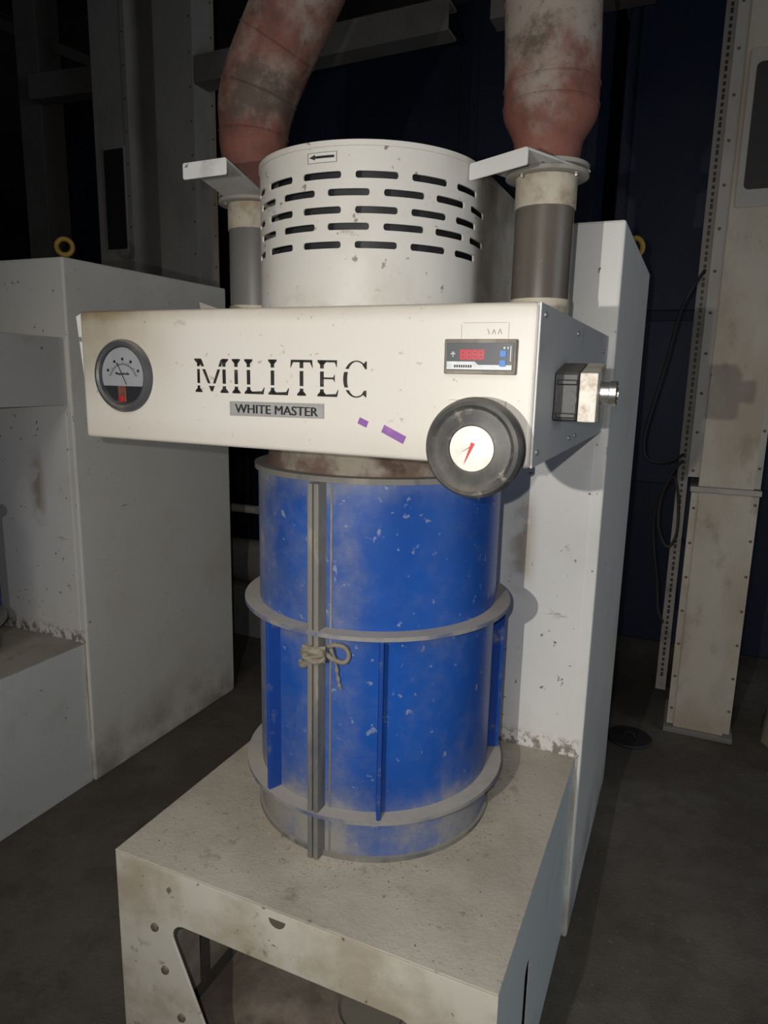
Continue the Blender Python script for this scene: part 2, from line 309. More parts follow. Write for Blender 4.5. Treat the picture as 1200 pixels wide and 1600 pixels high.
# ------------------------------------------------------------------ mesh helpers
class MB:
    def __init__(s): s.v = []; s.f = []
    def add(s, vs, fs):
        b = len(s.v); s.v += [tuple(p) for p in vs]; s.f += [tuple(i + b for i in f) for f in fs]; return s
    def box(s, x0, x1, y0, y1, z0, z1, m=None):
        p = [(x, y, z) for z in (z0, z1) for y in (y0, y1) for x in (x0, x1)]
        if m is not None: p = [m @ Vector(q) for q in p]
        return s.add(p, [(0, 2, 3, 1), (4, 5, 7, 6), (0, 1, 5, 4), (2, 6, 7, 3), (0, 4, 6, 2), (1, 3, 7, 5)])
    def prism(s, pts, axis, a, b):
        """2-D outline pushed along an axis: 'y' takes (x,z), 'x' takes (y,z), 'z' takes (x,y)"""
        def P(p, t):
            return {'y': (p[0], t, p[1]), 'x': (t, p[0], p[1]), 'z': (p[0], p[1], t)}[axis]
        n = len(pts)
        vs = [P(p, a) for p in pts] + [P(p, b) for p in pts]
        fs = [tuple(range(n)), tuple(range(2 * n - 1, n - 1, -1))]
        fs += [(i, i + n, (i + 1) % n + n, (i + 1) % n) for i in range(n)]
        return s.add(vs, fs)
    def lathe(s, prof, c, axis='z', n=48, a0=0.0, a1=2 * PI):
        """prof: (radius, height along axis) from one end to the other"""
        full = abs(a1 - a0 - 2 * PI) < 1e-6
        k = n if full else n + 1
        vs = []
        for r, h in prof:
            for i in range(k):
                a = a0 + (a1 - a0) * i / n
                u, v = r * math.cos(a), r * math.sin(a)
                vs.append({'z': (c[0] + u, c[1] + v, c[2] + h), 'y': (c[0] + u, c[1] + h, c[2] + v), 'x': (c[0] + h, c[1] + u, c[2] + v)}[axis])
        fs = []
        for j in range(len(prof) - 1):
            for i in range(n):
                i2 = (i + 1) % k
                fs.append((j * k + i, j * k + i2, (j + 1) * k + i2, (j + 1) * k + i))
        if full and prof[0][0] > 1e-6: fs.append(tuple(range(k - 1, -1, -1)))
        if full and prof[-1][0] > 1e-6: fs.append(tuple((len(prof) - 1) * k + i for i in range(k)))
        return s.add(vs, fs)
    def ring(s, r0, r1, z0, z1, c, axis='z', n=96):
        k = n; vs = []
        for r, h in ((r0, z0), (r1, z0), (r1, z1), (r0, z1)):
            for i in range(n):
                a = 2 * PI * i / n; u, v = r * math.cos(a), r * math.sin(a)
                vs.append({'z': (c[0] + u, c[1] + v, c[2] + h), 'y': (c[0] + u, c[1] + h, c[2] + v), 'x': (c[0] + h, c[1] + u, c[2] + v)}[axis])
        fs = [(j * k + i, j * k + (i + 1) % k, ((j + 1) % 4) * k + (i + 1) % k, ((j + 1) % 4) * k + i) for j in range(4) for i in range(n)]
        return s.add(vs, fs)
    def tube(s, path, rad, n=10, cap=True):
        P = [Vector(p) for p in path]; rs = rad if isinstance(rad, (list, tuple)) else [rad] * len(P)
        up_ = Vector((0.13, 0.29, 0.95)); vs = []; fs = []
        for i, p in enumerate(P):
            t = (P[min(i + 1, len(P) - 1)] - P[max(i - 1, 0)]).normalized()
            if i == 0:
                a = t.orthogonal().normalized()
            else:
                a = (a - t * a.dot(t)).normalized()
            b = t.cross(a)
            for k in range(n):
                th = 2 * PI * k / n
                vs.append(p + (a * math.cos(th) + b * math.sin(th)) * rs[i])
        for i in range(len(P) - 1):
            for k in range(n):
                fs.append((i * n + k, i * n + (k + 1) % n, (i + 1) * n + (k + 1) % n, (i + 1) * n + k))
        if cap:
            fs.append(tuple(range(n - 1, -1, -1))); fs.append(tuple((len(P) - 1) * n + k for k in range(n)))
        return s.add(vs, fs)
    def build(s, name, mat, parent=None, bevel=0.0, smooth=False, seg=2):
        me = bpy.data.meshes.new(name)
        me.from_pydata(s.v, [], s.f)
        bm = bmesh.new(); bm.from_mesh(me)
        bmesh.ops.recalc_face_normals(bm, faces=bm.faces)
        bm.to_mesh(me); bm.free()
        me.materials.append(mat)
        o = bpy.data.objects.new(name, me)
        COL.objects.link(o)
        if smooth:
            for p in me.polygons: p.use_smooth = True
            md = o.modifiers.new('edge', 'EDGE_SPLIT'); md.split_angle = R(35)
        if bevel:
            md = o.modifiers.new('bevel', 'BEVEL'); md.width = bevel; md.segments = seg; md.limit_method = 'ANGLE'; md.angle_limit = R(40)
            md.harden_normals = False
        if parent is not None:
            o.parent = parent
            o.matrix_parent_inverse = parent_world(parent).inverted()
        return o
def parent_world(o):
    m = Matrix.Translation(o.location)
    return m if o.parent is None else parent_world(o.parent) @ (o.matrix_parent_inverse @ m if False else Matrix.Translation((0, 0, 0)) )  # parts sit at the origin of their thing
def thing(name, label, cat, loc=(0, 0, 0), group=None):
    o = bpy.data.objects.new(name, None); COL.objects.link(o)
    o.empty_display_size = 0.1
    o.location = loc
    tag(o, label, cat, group)
    return o
def tag(o, label, cat, group=None):
    o['label'] = label; o['category'] = cat
    if group: o['group'] = group
    return o
def part(mb, name, mat, parent, bevel=0.0, smooth=False, seg=2):
    """a part under a thing (or a sub-part under a part); geometry is given in world coordinates"""
    me_o = mb.build(name, mat, None, bevel, smooth, seg)
    root = parent
    off = Vector((0, 0, 0))
    while root is not None:
        off += root.location; root = root.parent
    me_o.parent = parent
    me_o.location = -off
    return me_o
def struct(mb, name, mat, parent=None, **k):
    o = mb.build(name, mat, None, **k)
    o['kind'] = 'structure'
    return o
def copy_tree(o, dx, parent=None, skip=()):
    c = o.copy(); COL.objects.link(c)
    if parent is not None:
        c.parent = parent
    else:
        c.location = o.location + Vector((dx, 0, 0))
    for ch in list(o.children):
        if ch.name.split('.')[0] in skip: continue
        copy_tree(ch, 0, c, skip)
    return c
def rrect(x0, x1, z0, z1, r, n=5):
    p = []
    for cx, cz, a in ((x1 - r, z1 - r, 0), (x0 + r, z1 - r, 90), (x0 + r, z0 + r, 180), (x1 - r, z0 + r, 270)):
        for i in range(n + 1):
            t = R(a + 90 * i / n); p.append((cx + r * math.cos(t), cz + r * math.sin(t)))
    return p
def round_corner(a, b, c, r, n=6):
    """points rounding the corner b of the path a-b-c"""
    a, b, c = Vector(a), Vector(b), Vector(c)
    d1 = (a - b).normalized(); d2 = (c - b).normalized()
    ang = d1.angle(d2); L = r / math.tan(ang / 2)
    p0 = b + d1 * L; p1 = b + d2 * L; bis = (d1 + d2).normalized(); ce = b + bis * (r / math.sin(ang / 2))
    out = []
    for i in range(n + 1):
        v = (p0 - ce).lerp(p1 - ce, i / n).normalized() * r
        out.append(tuple(ce + v))
    return out
def text_mb(body, size, x0, y, z0, width=None, offset=0.0, depth=0.0008, height=None):
    """flat lettering standing on a face that looks to -Y"""
    cu = bpy.data.curves.new('lettering', 'FONT'); cu.body = body; cu.size = size; cu.offset = offset; cu.resolution_u = 3
    cu.extrude = depth / 2
    o = bpy.data.objects.new('lettering', cu); COL.objects.link(o)
    dg = bpy.context.evaluated_depsgraph_get(); dg.update()
    me = bpy.data.meshes.new_from_object(o.evaluated_get(dg))
    xs = [v.co.x for v in me.vertices]; ys = [v.co.y for v in me.vertices]
    sx = (width / (max(xs) - min(xs))) if width else 1.0
    sy = (height / (max(ys) - min(ys))) if height else sx
    mb = MB()
    mb.add([(x0 + (v.co.x - min(xs)) * sx, y - v.co.z, z0 + (v.co.y - min(ys)) * sy) for v in me.vertices], [tuple(p.vertices) for p in me.polygons])
    bpy.data.objects.remove(o); bpy.data.curves.remove(cu); bpy.data.meshes.remove(me)
    return mb

# ------------------------------------------------------------------ the room
struct(MB().add([(-8, -4, 0), (5, -4, 0), (5, 8, 0), (-8, 8, 0)], [(0, 1, 2, 3)]), 'floor', m_floor)
struct(MB().box(-8, 5, 7.0, 7.2, 0, 5.6), 'wall_back', m_wall)
struct(MB().box(-8.2, -8, -4, 7, 0, 5.6), 'wall_left', m_wall)
struct(MB().box(5, 5.2, -4, 7, 0, 5.6), 'wall_right', m_wall)
df = MB().box(4.94, 5.0, -1.12, -1.0, 0, 3.25).box(4.94, 5.0, 1.6, 1.72, 0, 3.25).box(4.94, 5.0, -1.12, 1.72, 3.13, 3.25)
struct(df, 'trim_1', m_beam)  # unseen frame added round the right hand fill; the wall has no opening
struct(MB().box(-8, 5, -4, 7, 5.6, 5.7), 'ceiling', m_wall)

# ------------------------------------------------------------------ machine dimensions (metres)
X0, X1 = -0.952, -0.184            # stand, left and right
YF, YB = 0.891, 1.636              # stand front, column face
ZT = 0.5195                        # stand top
CXL, CXR, CYB, CZ = -0.967, -0.170, 2.457, 1.7784
PITCH = -1.646                     # the next machine of the row

# ------------------------------------------------------------------ cabinet: column and stand
def eye_bolt(x, y, z, parent):
    mb = MB()
    t = [(x + 0.0, y + 0.024 * math.cos(a), z + 0.040 + 0.024 * math.sin(a)) for a in [2 * PI * i / 28 for i in range(29)]]
    ca, sa = math.cos(R(35)), math.sin(R(35))
    t = [(x + (p[1] - y) * ca, y + (p[1] - y) * sa, p[2]) for p in t]
    mb.tube(t, 0.0075, 10, cap=False)
    mb.lathe([(0.016, 0.0), (0.016, 0.006), (0.010, 0.010), (0.009, 0.020)], (x, y, z), n=16)
    return part(mb, 'eye_bolt', m_yellow, parent, smooth=True)
cab = thing('machine_cabinet', 'white sheet steel cabinet with bran dusted stand carrying the bright blue drum', 'cabinet', ((X0 + X1) / 2, YB, 0))
part(MB().box(CXL, CXR, YB, CYB, 0, CZ), 'column', m_column, cab, bevel=0.006)
part(MB().prism(rrect(CXL + 0.06, CXR - 0.028, 0.56, 1.30, 0.004), 'y', YB - 0.0015, YB + 0.002), 'panel', m_column, cab)
eye_bolt(-0.200, 2.21, CZ, cab)
# top plate with its folded lip
part(MB().box(X0, X1, YF, YB - 0.002, ZT - 0.004, ZT), 'stand_top', m_top, cab, bevel=0.003)
# front with the trapezoid opening between two legs
def stand_front():
    ztop, zc = ZT - 0.0045, 0.402
    cx = (X0 + X1) / 2
    lt = (-0.832, zc); lb = (-0.705, 0.10)
    rt_ = (2 * cx + 0.832, zc); rb = (2 * cx + 0.705, 0.10)
    p = [(X0, 0), (X0, ztop), (X1, ztop), (X1, 0), (rb[0] + 0.02, 0), (rb[0] + 0.02, 0.06)]
    p += [rb]
    p += round_corner(rb, rt_, lt, 0.028)
    p += round_corner(rt_, lt, lb, 0.028)
    p += [lb, (lb[0] - 0.02, 0.06), (lb[0] - 0.02, 0)]
    return p
sf = stand_front()
part(MB().prism(sf, 'y', YF + 0.001, YF + 0.006), 'stand_front', m_stand, cab, bevel=0.0012)
def stand_side(x0, x1):
    p = [(YF + 0.006, 0), (YF + 0.006, ZT - 0.0045), (YB - 0.002, ZT - 0.0045), (YB - 0.002, 0)]
    # upright slot with round ends, cut in from the foot
    s0, s1, zt = 1.125, 1.165, 0.335
    p += [(s1, 0)] + [((s0 + s1) / 2 + 0.02 * math.cos(a), zt + 0.02 * math.sin(a)) for a in [PI * i / 8 for i in range(9)]] + [(s0, 0)]
    return MB().prism(p, 'x', x0, x1)
part(stand_side(X0 + 0.001, X0 + 0.003), 'stand_side', m_stand, cab)
part(stand_side(X1 - 0.0025, X1 - 0.001), 'stand_side', m_side_lit, cab)
for x, z in ((-0.859, 0.379), (-0.838, 0.290), (-0.802, 0.195), (-0.277, 0.379), (-0.298, 0.290)):
    part(MB().lathe([(0.0085, 0.001), (0.0085, -0.003), (0.006, -0.005), (0.0, -0.0055)], (x, YF, z), 'y', 16), 'bolt', m_bolt, cab, smooth=True)
part(MB().lathe([(0.017, 0.002), (0.017, 0.0004), (0.013, 0.0004), (0.0, 0.0004)], (-0.580, YF, 0.500), 'y', 24, PI, 2 * PI), 'edge_notch', m_bolt, cab)
part(MB().tube([(CXR - 0.012, YB - 0.004, 0.16), (CXR - 0.012, YB - 0.004, 0.52)], 0.004, 8), 'sealant_bead', m_stand, cab, smooth=True)

# ------------------------------------------------------------------ blue drum
DX, DY, DR = -0.5849, 1.3078, 0.2504
drum = thing('bran_drum', 'tall blue steel drum with dusty ring flanges standing on the middle machine', 'drum', (DX, DY, ZT))
c0 = (DX, DY, 0)
part(MB().lathe([(DR, ZT), (DR, 1.264), (DR - 0.03, 1.264)], c0, n=128), 'drum_body', m_blue, drum, smooth=True)
part(MB().ring(DR - 0.01, 0.2575, ZT, ZT + 0.009, c0, n=128), 'base_ring', m_seamd, drum, smooth=True, bevel=0.002)
for zz in (0.9874, 0.6242):
    part(MB().ring(DR - 0.004, 0.2817, zz - 0.008, zz, c0, n=128), 'ring_flange', m_ring, drum, smooth=True, bevel=0.0025)
part(MB().ring(DR - 0.03, 0.2580, 1.256, 1.266, c0, n=128), 'top_rim', m_seamd, drum, smooth=True, bevel=0.003)
part(MB().lathe([(0.232, 1.266), (0.229, 1.29), (0.235, 1.3255)], c0, n=96), 'collar', m_rust, drum, smooth=True)
def radial(az, r0, r1, z0, z1, th, off=0.0):
    m = Matrix.Translation((DX, DY, 0)) @ Matrix.Rotation(R(az), 4, 'Z')
    return MB().box(r0, r1, off - th / 2, off + th / 2, z0, z1, m)
for az in (-115, -64, 24, 72, 118, 168):
    part(radial(az, DR - 0.003, 0.2790, 0.6242, 0.979, 0.008), 'rib', m_rib, drum, bevel=0.002)
for off, zz in ((-0.0062, 0), (0.0062, 0)):
    part(radial(-90.5, DR - 0.004, 0.2795, ZT + 0.004, 1.2555, 0.0098, off), 'seam_flange', m_seamd, drum, bevel=0.002)
for az in (-85.6, -95.2):
    part(radial(az, DR - 0.002, 0.2525, ZT + 0.009, 1.255, 0.004), 'seam_bead', m_seamd, drum, bevel=0.001)

# twine tied round the clamp of the seam
tw = thing('twine_knot', 'dusty knot of twine tied to the seam of the blue drum', 'twine', (DX, DY - 0.30, 0.94))
def on_drum(az, r, z):
    return (DX + r * math.cos(R(az)), DY + r * math.sin(R(az)), z)
def spl(pts, n=8):
    out = []
    P = [Vector(p) for p in pts]
    for i in range(len(P) - 1):
        a = P[max(i - 1, 0)]; b = P[i]; c = P[i + 1]; d = P[min(i + 2, len(P) - 1)]
        for k in range(n):
            t = k / n
            out.append(0.5 * ((2 * b) + (-a + c) * t + (2 * a - 5 * b + 4 * c - d) * t * t + (-a + 3 * b - 3 * c + d) * t ** 3))
    out.append(P[-1]); return out
part(MB().tube(spl([on_drum(-86, 0.262, 0.955), on_drum(-82, 0.266, 0.962), on_drum(-78.5, 0.262, 0.957), on_drum(-77.2, 0.258, 0.94), on_drum(-79, 0.260, 0.928), on_drum(-83, 0.268, 0.935), on_drum(-87, 0.270, 0.948)]), 0.0042, 8), 'loop', m_twine, tw, smooth=True)
part(MB().tube(spl([on_drum(-84, 0.268, 0.955), on_drum(-82.5, 0.262, 0.93), on_drum(-82, 0.258, 0.905), on_drum(-81.3, 0.257, 0.885), on_drum(-80.6, 0.256, 0.874)]), [0.003 + 0.001 * math.sin(i) for i in range(33)], 8), 'tail', m_twine, tw, smooth=True)
part(MB().tube(spl([on_drum(-86, 0.283, 0.948), on_drum(-91, 0.287, 0.953), on_drum(-94.5, 0.277, 0.944), on_drum(-93.5, 0.270, 0.925), on_drum(-96.5, 0.268, 0.912), on_drum(-98.5, 0.262, 0.916)]), [0.0045 + 0.0035 * math.sin(PI * i / 40) for i in range(41)], 8), 'loop', m_twine, tw, smooth=True)
kb = MB()
kb.tube(spl([on_drum(-94 + 9 * (0.5 + 0.5 * math.sin(i * 2.1)), 0.281 + 0.006 * math.sin(i * 1.7), 0.945 + 0.013 * math.cos(i * 1.3)) for i in range(16)], 5), 0.0042, 7)
part(kb, 'knot', m_twine, tw, smooth=True)

# ------------------------------------------------------------------ hood with rows of slots
HX, HY, HR = -0.6099, 1.2959, 0.2125
ZB, ZH = 1.5357, 1.8151
hood = thing('cooling_hood', 'white slotted round hood standing on the cream control box', 'hood', (HX, HY, ZB))
def hood_pt(s, r=0.0):
    """s: angle in degrees on the round front; beyond 0 and below -180 the sides run straight back"""
    Rr = HR + r
    if s > 0: return (HX + Rr, HY + R(s) * HR)
    if s < -180: return (HX - Rr, HY + R(-180 - s) * HR)
    return (HX + Rr * math.cos(R(s)), HY + Rr * math.sin(R(s)))
def hood_shell():
    back = math.degrees((1.605 - HY) / HR)
    rows = [(1.7640, -88.2), (1.7370, -75.35), (1.7095, -88.2), (1.6835, -75.35), (1.6545, -88.2)]
    hw, hh = 9.6, 0.0056
    rdeg = math.degrees(hh / HR)
    cuts = []
    for i, (z, a0) in enumerate(rows):
        for k in range(-5, 5):
            a = a0 + 25.7 * k
            if -188 < a < 2: cuts.append((i, z, a))
    ss = {-180 - back, back}
    x = -180.0
    while x <= 0.01: ss.add(round(x, 3)); x += 4
    zs = {ZB, ZB + 0.05, ZH}
    K = 4
    for i, z, a in cuts:
        for k in range(K + 1):
            d = rdeg * (1 - math.cos(PI / 2 * k / K))
            ss.add(round(a - hw + d, 3)); ss.add(round(a + hw - d, 3))
    for z, a in rows:
        for k in range(-K, K + 1): zs.add(round(z + hh * math.sin(PI / 2 * k / K), 5))
    ss = sorted(ss); zs = sorted(zs)
    def inside(s, z):
        for i, zc, a in cuts:
            dz = abs(z - zc)
            if dz >= hh: continue
            dx = abs(s - a) - (hw - rdeg)
            if dx <= 0: return True
            if (dx / rdeg) ** 2 + (dz / hh) ** 2 <= 1.0: return True
        return False
    mb = MB()
    n = len(ss)
    for z in zs:
        for s in ss:
            x, y = hood_pt(s); mb.v.append((x, y, z))
    for j in range(len(zs) - 1):
        for i in range(n - 1):
            if not inside((ss[i] + ss[i + 1]) / 2, (zs[j] + zs[j + 1]) / 2):
                mb.f.append((j * n + i, j * n + i + 1, (j + 1) * n + i + 1, (j + 1) * n + i))
    return mb
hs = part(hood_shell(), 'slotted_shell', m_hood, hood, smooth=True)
bm = bmesh.new(); bm.from_mesh(hs.data)
loose = [v for v in bm.verts if not v.link_faces]
bmesh.ops.delete(bm, geom=loose, context='VERTS')
# outward normals so that the sheet grows inwards
f0 = min(bm.faces, key=lambda f: f.calc_center_median().y)
if f0.normal.y > 0: bmesh.ops.reverse_faces(bm, faces=bm.faces)
bm.to_mesh(hs.data); bm.free()
for p in hs.data.polygons: p.use_smooth = True
hs.modifiers.clear()
md = hs.modifiers.new('sheet', 'SOLIDIFY'); md.thickness = 0.003; md.offset = -1
md = hs.modifiers.new('edge', 'EDGE_SPLIT'); md.split_angle = R(40)
def u_outline(r, n=48):
    back = math.degrees((1.605 - HY) / HR)
    return [hood_pt(-180 - back, r)] + [hood_pt(-180 + 180 * i / n, r) for i in range(n + 1)] + [hood_pt(back, r)]
part(MB().prism(u_outline(0.0022), 'z', ZH - 0.0075, ZH + 0.0015), 'top_cap', m_hood, hood, bevel=0.0015, smooth=True)
part(MB().prism(u_outline(-0.035), 'z', ZB + 0.002, ZH - 0.012), 'inner_housing', m_dark, hood, smooth=True)
# arrow sticker showing which way it turns
def wrap(pts, r, th=0.0005):
    """(angle, z) outline columns wrapped on the hood as a thin sticker"""
    mb = MB()
    for k in range(len(pts) - 1):
        (a, z0, z1), (b, y0, y1) = pts[k], pts[k + 1]
        A, B = hood_pt(a, r), hood_pt(b, r); C, D = hood_pt(a, r + th), hood_pt(b, r + th)
        mb.add([(*A, z0), (*B, y0), (*B, y1), (*A, z1), (*C, z0), (*D, y0), (*D, y1), (*C, z1)],
               [(0, 1, 2, 3), (4, 7, 6, 5), (0, 4, 5, 1), (3, 2, 6, 7), (0, 3, 7, 4), (1, 5, 6, 2)])
    return mb
sz0, sz1 = 1.7835, 1.8000
sk = part(wrap([(-95 + i * 1.45, sz0, sz1) for i in range(11)], 0.0004), 'arrow_sticker', m_strip, hood)
sk.data.materials[0] = m_gate
ol = MB()
for a0, a1, z0, z1 in ((-95, -80.5, sz0, sz0 + 0.0009), (-95, -80.5, sz1 - 0.0009, sz1), (-95, -94.6, sz0, sz1), (-80.9, -80.5, sz0, sz1)):
    w_ = wrap([(a0 + (a1 - a0) * i / 8, z0, z1) for i in range(9)], 0.0009); ol.add(w_.v, w_.f)
part(ol, 'border', m_pencil, sk)
zc = 1.7925
part(wrap([(-94, zc - 0.0002, zc + 0.0002), (-92.6, zc - 0.0021, zc + 0.0021), (-91.2, zc - 0.0042, zc + 0.0042), (-91.15, zc - 0.0019, zc + 0.0019), (-89, zc - 0.0019, zc + 0.0019), (-87, zc - 0.0019, zc + 0.0019), (-85, zc - 0.0019, zc + 0.0019), (-81.8, zc - 0.0019, zc + 0.0019)], 0.0010), 'arrow', m_ink, sk)

# ------------------------------------------------------------------ control box
BX0, BX1, BY, BYB, BZ0, BZ1 = -0.967, -0.1859, 0.8987, 1.634, 1.3257, 1.5357
cb = thing('control_box', 'cream control box with gauges and black lettering on the middle machine', 'control box', ((BX0 + BX1) / 2, BYB, BZ0))
part(MB().box(BX0 + 0.002, BX1 - 0.003, BY + 0.004, BYB, BZ0 + 0.0002, BZ1 - 0.0002), 'box_body', m_side, cb, bevel=0.002)
part(MB().box(BX0, BX1 - 0.0032, BY, BY + 0.022, BZ0 - 0.0008, BZ1 + 0.0008), 'front_cover', m_cream, cb, bevel=0.006, seg=3)
part(MB().prism([(BX0 - 0.011, 1.5285), (BX0 + 0.003, 1.5345), (BX0 + 0.003, 1.40), (BX0 - 0.0005, 1.43)], 'y', BY + 0.003, BY + 0.009), 'side_lip', m_gate, cb, bevel=0.001)
part(MB().box(BX1 - 0.0028, BX1, BY + 0.001, BYB, BZ0, BZ1), 'side_panel', m_side, cb, bevel=0.001)
for y, z in ((0.925, 1.522), (0.922, 1.345), (1.20, 1.515), (1.18, 1.345), (1.24, 1.345), (1.55, 1.500)):
    part(MB().lathe([(0.0042, -0.001), (0.0042, 0.0015), (0.0025, 0.0028), (0, 0.003)], (BX1, y, z), 'x', 14), 'screw', m_screw, cb, smooth=True)
# large cut serif lettering, crossed by two gaps
def serif_word():
    t0, t1 = 1.409, 1.461; Hh = t1 - t0
    spans = [('M', -0.727, -0.661), ('I', -0.658, -0.638), ('L', -0.635, -0.596), ('L', -0.592, -0.553), ('T', -0.551, -0.513), ('E', -0.507, -0.470), ('C', -0.463, -0.426)]
    bands = [(0.0, 0.20), (0.27, 0.69), (0.77, 1.0)]
    mb = MB()
    def clip(poly, lo, hi):
        for side, v in ((1, lo), (-1, hi)):
            out = []
            for i in range(len(poly)):
                a, b = poly[i], poly[(i + 1) % len(poly)]
                ia = (a[1] - v) * side >= 0; ib = (b[1] - v) * side >= 0
                if ia: out.append(a)
                if ia != ib:
                    k = (v - a[1]) / (b[1] - a[1]); out.append((a[0] + k * (b[0] - a[0]), v))
            poly = out
            if len(poly) < 3: return None
        return poly
    for ch, xa, xb in spans:
        W = (xb - xa) / Hh
        P = []
        sw, sf_, hf = 0.115, 0.055, 0.045       # stem, serif height, hairline
        def stem(x, w_=sw, serif=(1, 1), y0=0, y1=1, ext=0.085):
            P.append([(x, y0), (x + w_, y0), (x + w_, y1), (x, y1)])
            if serif[0]: P.append([(x - ext, 0), (x + w_ + ext, 0), (x + w_ + ext, hf), (x + w_, 0.13), (x, 0.13), (x - ext, hf)])
            if serif[1]: P.append([(x - ext, 1 - hf), (x, 0.87), (x + w_, 0.87), (x + w_ + ext, 1 - hf), (x + w_ + ext, 1), (x - ext, 1)])
        if ch == 'I': stem(W / 2 - sw / 2)
        if ch == 'L':
            stem(0.13); P.append([(0.2, 0), (W - 0.05, 0), (W, 0.24), (W - 0.10, 0.09), (0.2, hf + 0.02)])
        if ch == 'T':
            stem(W / 2 - sw / 2, serif=(1, 0)); P.append([(0.02, 1), (0, 0.76), (0.08, 0.93), (W - 0.08, 0.93), (W, 0.76), (W - 0.02, 1)])
            P[-1:] = [[(0.02, 1), (0, 0.76), (0.09, 0.93), (0.09, 1)], [(0.08, 0.93), (W - 0.08, 0.93), (W - 0.08, 1), (0.08, 1)], [(W - 0.09, 1), (W - 0.09, 0.93), (W, 0.76), (W - 0.02, 1)]]
        if ch == 'E':
            stem(0.12, serif=(1, 1)); P.append([(0.2, 0), (W - 0.05, 0), (W, 0.25), (W - 0.09, 0.08), (0.2, hf + 0.01)])
            P.append([(0.2, 0.94), (W - 0.13, 0.94), (W - 0.07, 0.80), (W - 0.06, 1), (0.2, 1)])
            P.append([(0.2, 0.48), (W - 0.18, 0.48), (W - 0.13, 0.40), (W - 0.13, 0.62), (W - 0.18, 0.53), (0.2, 0.53)])
        if ch == 'M':
            P.append([(0.10, 0), (0.19, 0), (0.19, 0.9), (0.10, 0.9)]); stem(0.10, 0.085, (1, 0), 0, 0.9)
            stem(W - 0.24, sw, (1, 0)); P.append([(W - 0.24, 0.87), (W - 0.125, 0.87), (W - 0.03, 1 - hf), (W - 0.03, 1), (W - 0.26, 1)])
            P.append([(0.0, 1), (0.0, 1 - hf), (0.09, 0.88), (0.20, 0.80), (0.26, 1)])
            P.append([(0.16, 0.97), (0.27, 0.97), (W / 2 + 0.02, 0.10), (W / 2 - 0.03, 0.02)])
            P.append([(W - 0.30, 0.97), (W - 0.20, 0.97), (W / 2 + 0.02, 0.02), (W / 2 - 0.03, 0.10)])
        if ch == 'C':
            cx, cy, rx, ry = W * 0.56, 0.5, W * 0.56, 0.5
            N = 40; a0, a1 = R(48), R(312)
            for i in range(N):
                q = []
                for k, o in ((i, 1), (i + 1, 1), (i + 1, 0), (i, 0)):
                    a = a0 + (a1 - a0) * k / N
                    th = 0.045 + 0.075 * max(0.0, -math.cos(a)) ** 1.5
                    q.append((cx + (rx - (0 if o else th)) * math.cos(a), cy + (ry - (0 if o else th * 0.8)) * math.sin(a)))
                P.append(q)
            P.append([(W * 0.82, 0.88), (W * 0.97, 0.74), (W, 0.74), (W, 0.98), (W * 0.96, 0.98)])
            P.append([(W * 0.82, 0.12), (W * 0.96, 0.02), (W, 0.02), (W, 0.26), (W * 0.97, 0.26)])
        for poly in P:
            for lo, hi in bands:
                c = clip(poly, lo, hi)
                if c: mb.prism([(xa + x * Hh, t0 + y * Hh) for x, y in c], 'y', BY - 0.0006, BY + 0.0004)
    return mb
part(serif_word(), 'lettering', m_ink, cb)
npl = part(MB().add([(x, y, z + (0.0004 if x > -0.57 else 0)) for y in (BY - 0.0012, BY + 0.0005) for x, z in ((-0.6605, 1.3745), (-0.4935, 1.3765), (-0.4935, 1.3985), (-0.6605, 1.3968))],
     [(0, 1, 2, 3), (7, 6, 5, 4), (0, 4, 5, 1), (1, 5, 6, 2), (2, 6, 7, 3), (3, 7, 4, 0)]), 'name_plate', m_plate, cb)
wm = MB()
for dx in (-0.0006, 0.0, 0.0006):
    q = text_mb('WHITE MASTER', 0.016, -0.650 + dx, BY - 0.0013 - dx * 0.1, 1.3795, width=0.146, depth=0.0006, height=0.0135); wm.add(q.v, q.f)
part(wm, 'lettering', m_ink, npl)
bd = MB()
for x0, x1, z0, z1 in ((-0.659, -0.495, 1.3955, 1.3962), (-0.659, -0.495, 1.3772, 1.3779), (-0.659, -0.6583, 1.377, 1.396), (-0.4957, -0.495, 1.377, 1.396)):
    bd.box(x0, x1, BY - 0.0016, BY - 0.0010, z0, z1)
part(bd, 'border', m_pencil, npl)
# purple tape scraps
def strip(cx, cz, L, Wd, ang, y=BY):
    m = Matrix.Translation((cx, y - 0.0002, cz)) @ Matrix.Rotation(-R(ang), 4, 'Y')
    return MB().box(-L / 2, L / 2, -0.0005, 0.0004, -Wd / 2, Wd / 2, m)
part(strip(-0.4305, 1.3745, 0.015, 0.0095, -22), 'tape_scrap', m_purple, cb)
part(strip(-0.3825, 1.3600, 0.037, 0.0115, -24), 'tape_scrap', m_purple, cb)
# engraved outline and marks over the meter
ln = MB()
for x0, x1, z0, z1 in ((-0.289, -0.2885, 1.491, 1.509), (-0.226, -0.2255, 1.491, 1.511), (-0.287, -0.228, 1.5108, 1.5113)):
    ln.box(x0, x1, BY - 0.0004, BY + 0.0004, z0, z1)
part(ln, 'pencil_outline', m_pencil, cb)
mk = MB()
for (xa, za), (xb, zb) in (((-0.2540, 1.5030), (-0.2512, 1.4985)), ((-0.2512, 1.4985), (-0.2525, 1.4960)), ((-0.2475, 1.4965), (-0.2452, 1.5025)), ((-0.2452, 1.5025), (-0.2430, 1.4965)), ((-0.2395, 1.4965), (-0.2372, 1.5030)), ((-0.2372, 1.5030), (-0.2345, 1.4965))):
    d = Vector((xb - xa, zb - za)); L = d.length
    s_ = strip((xa + xb) / 2, (za + zb) / 2, L, 0.0008, math.degrees(math.atan2(d.y, d.x))); mk.add(s_.v, s_.f)
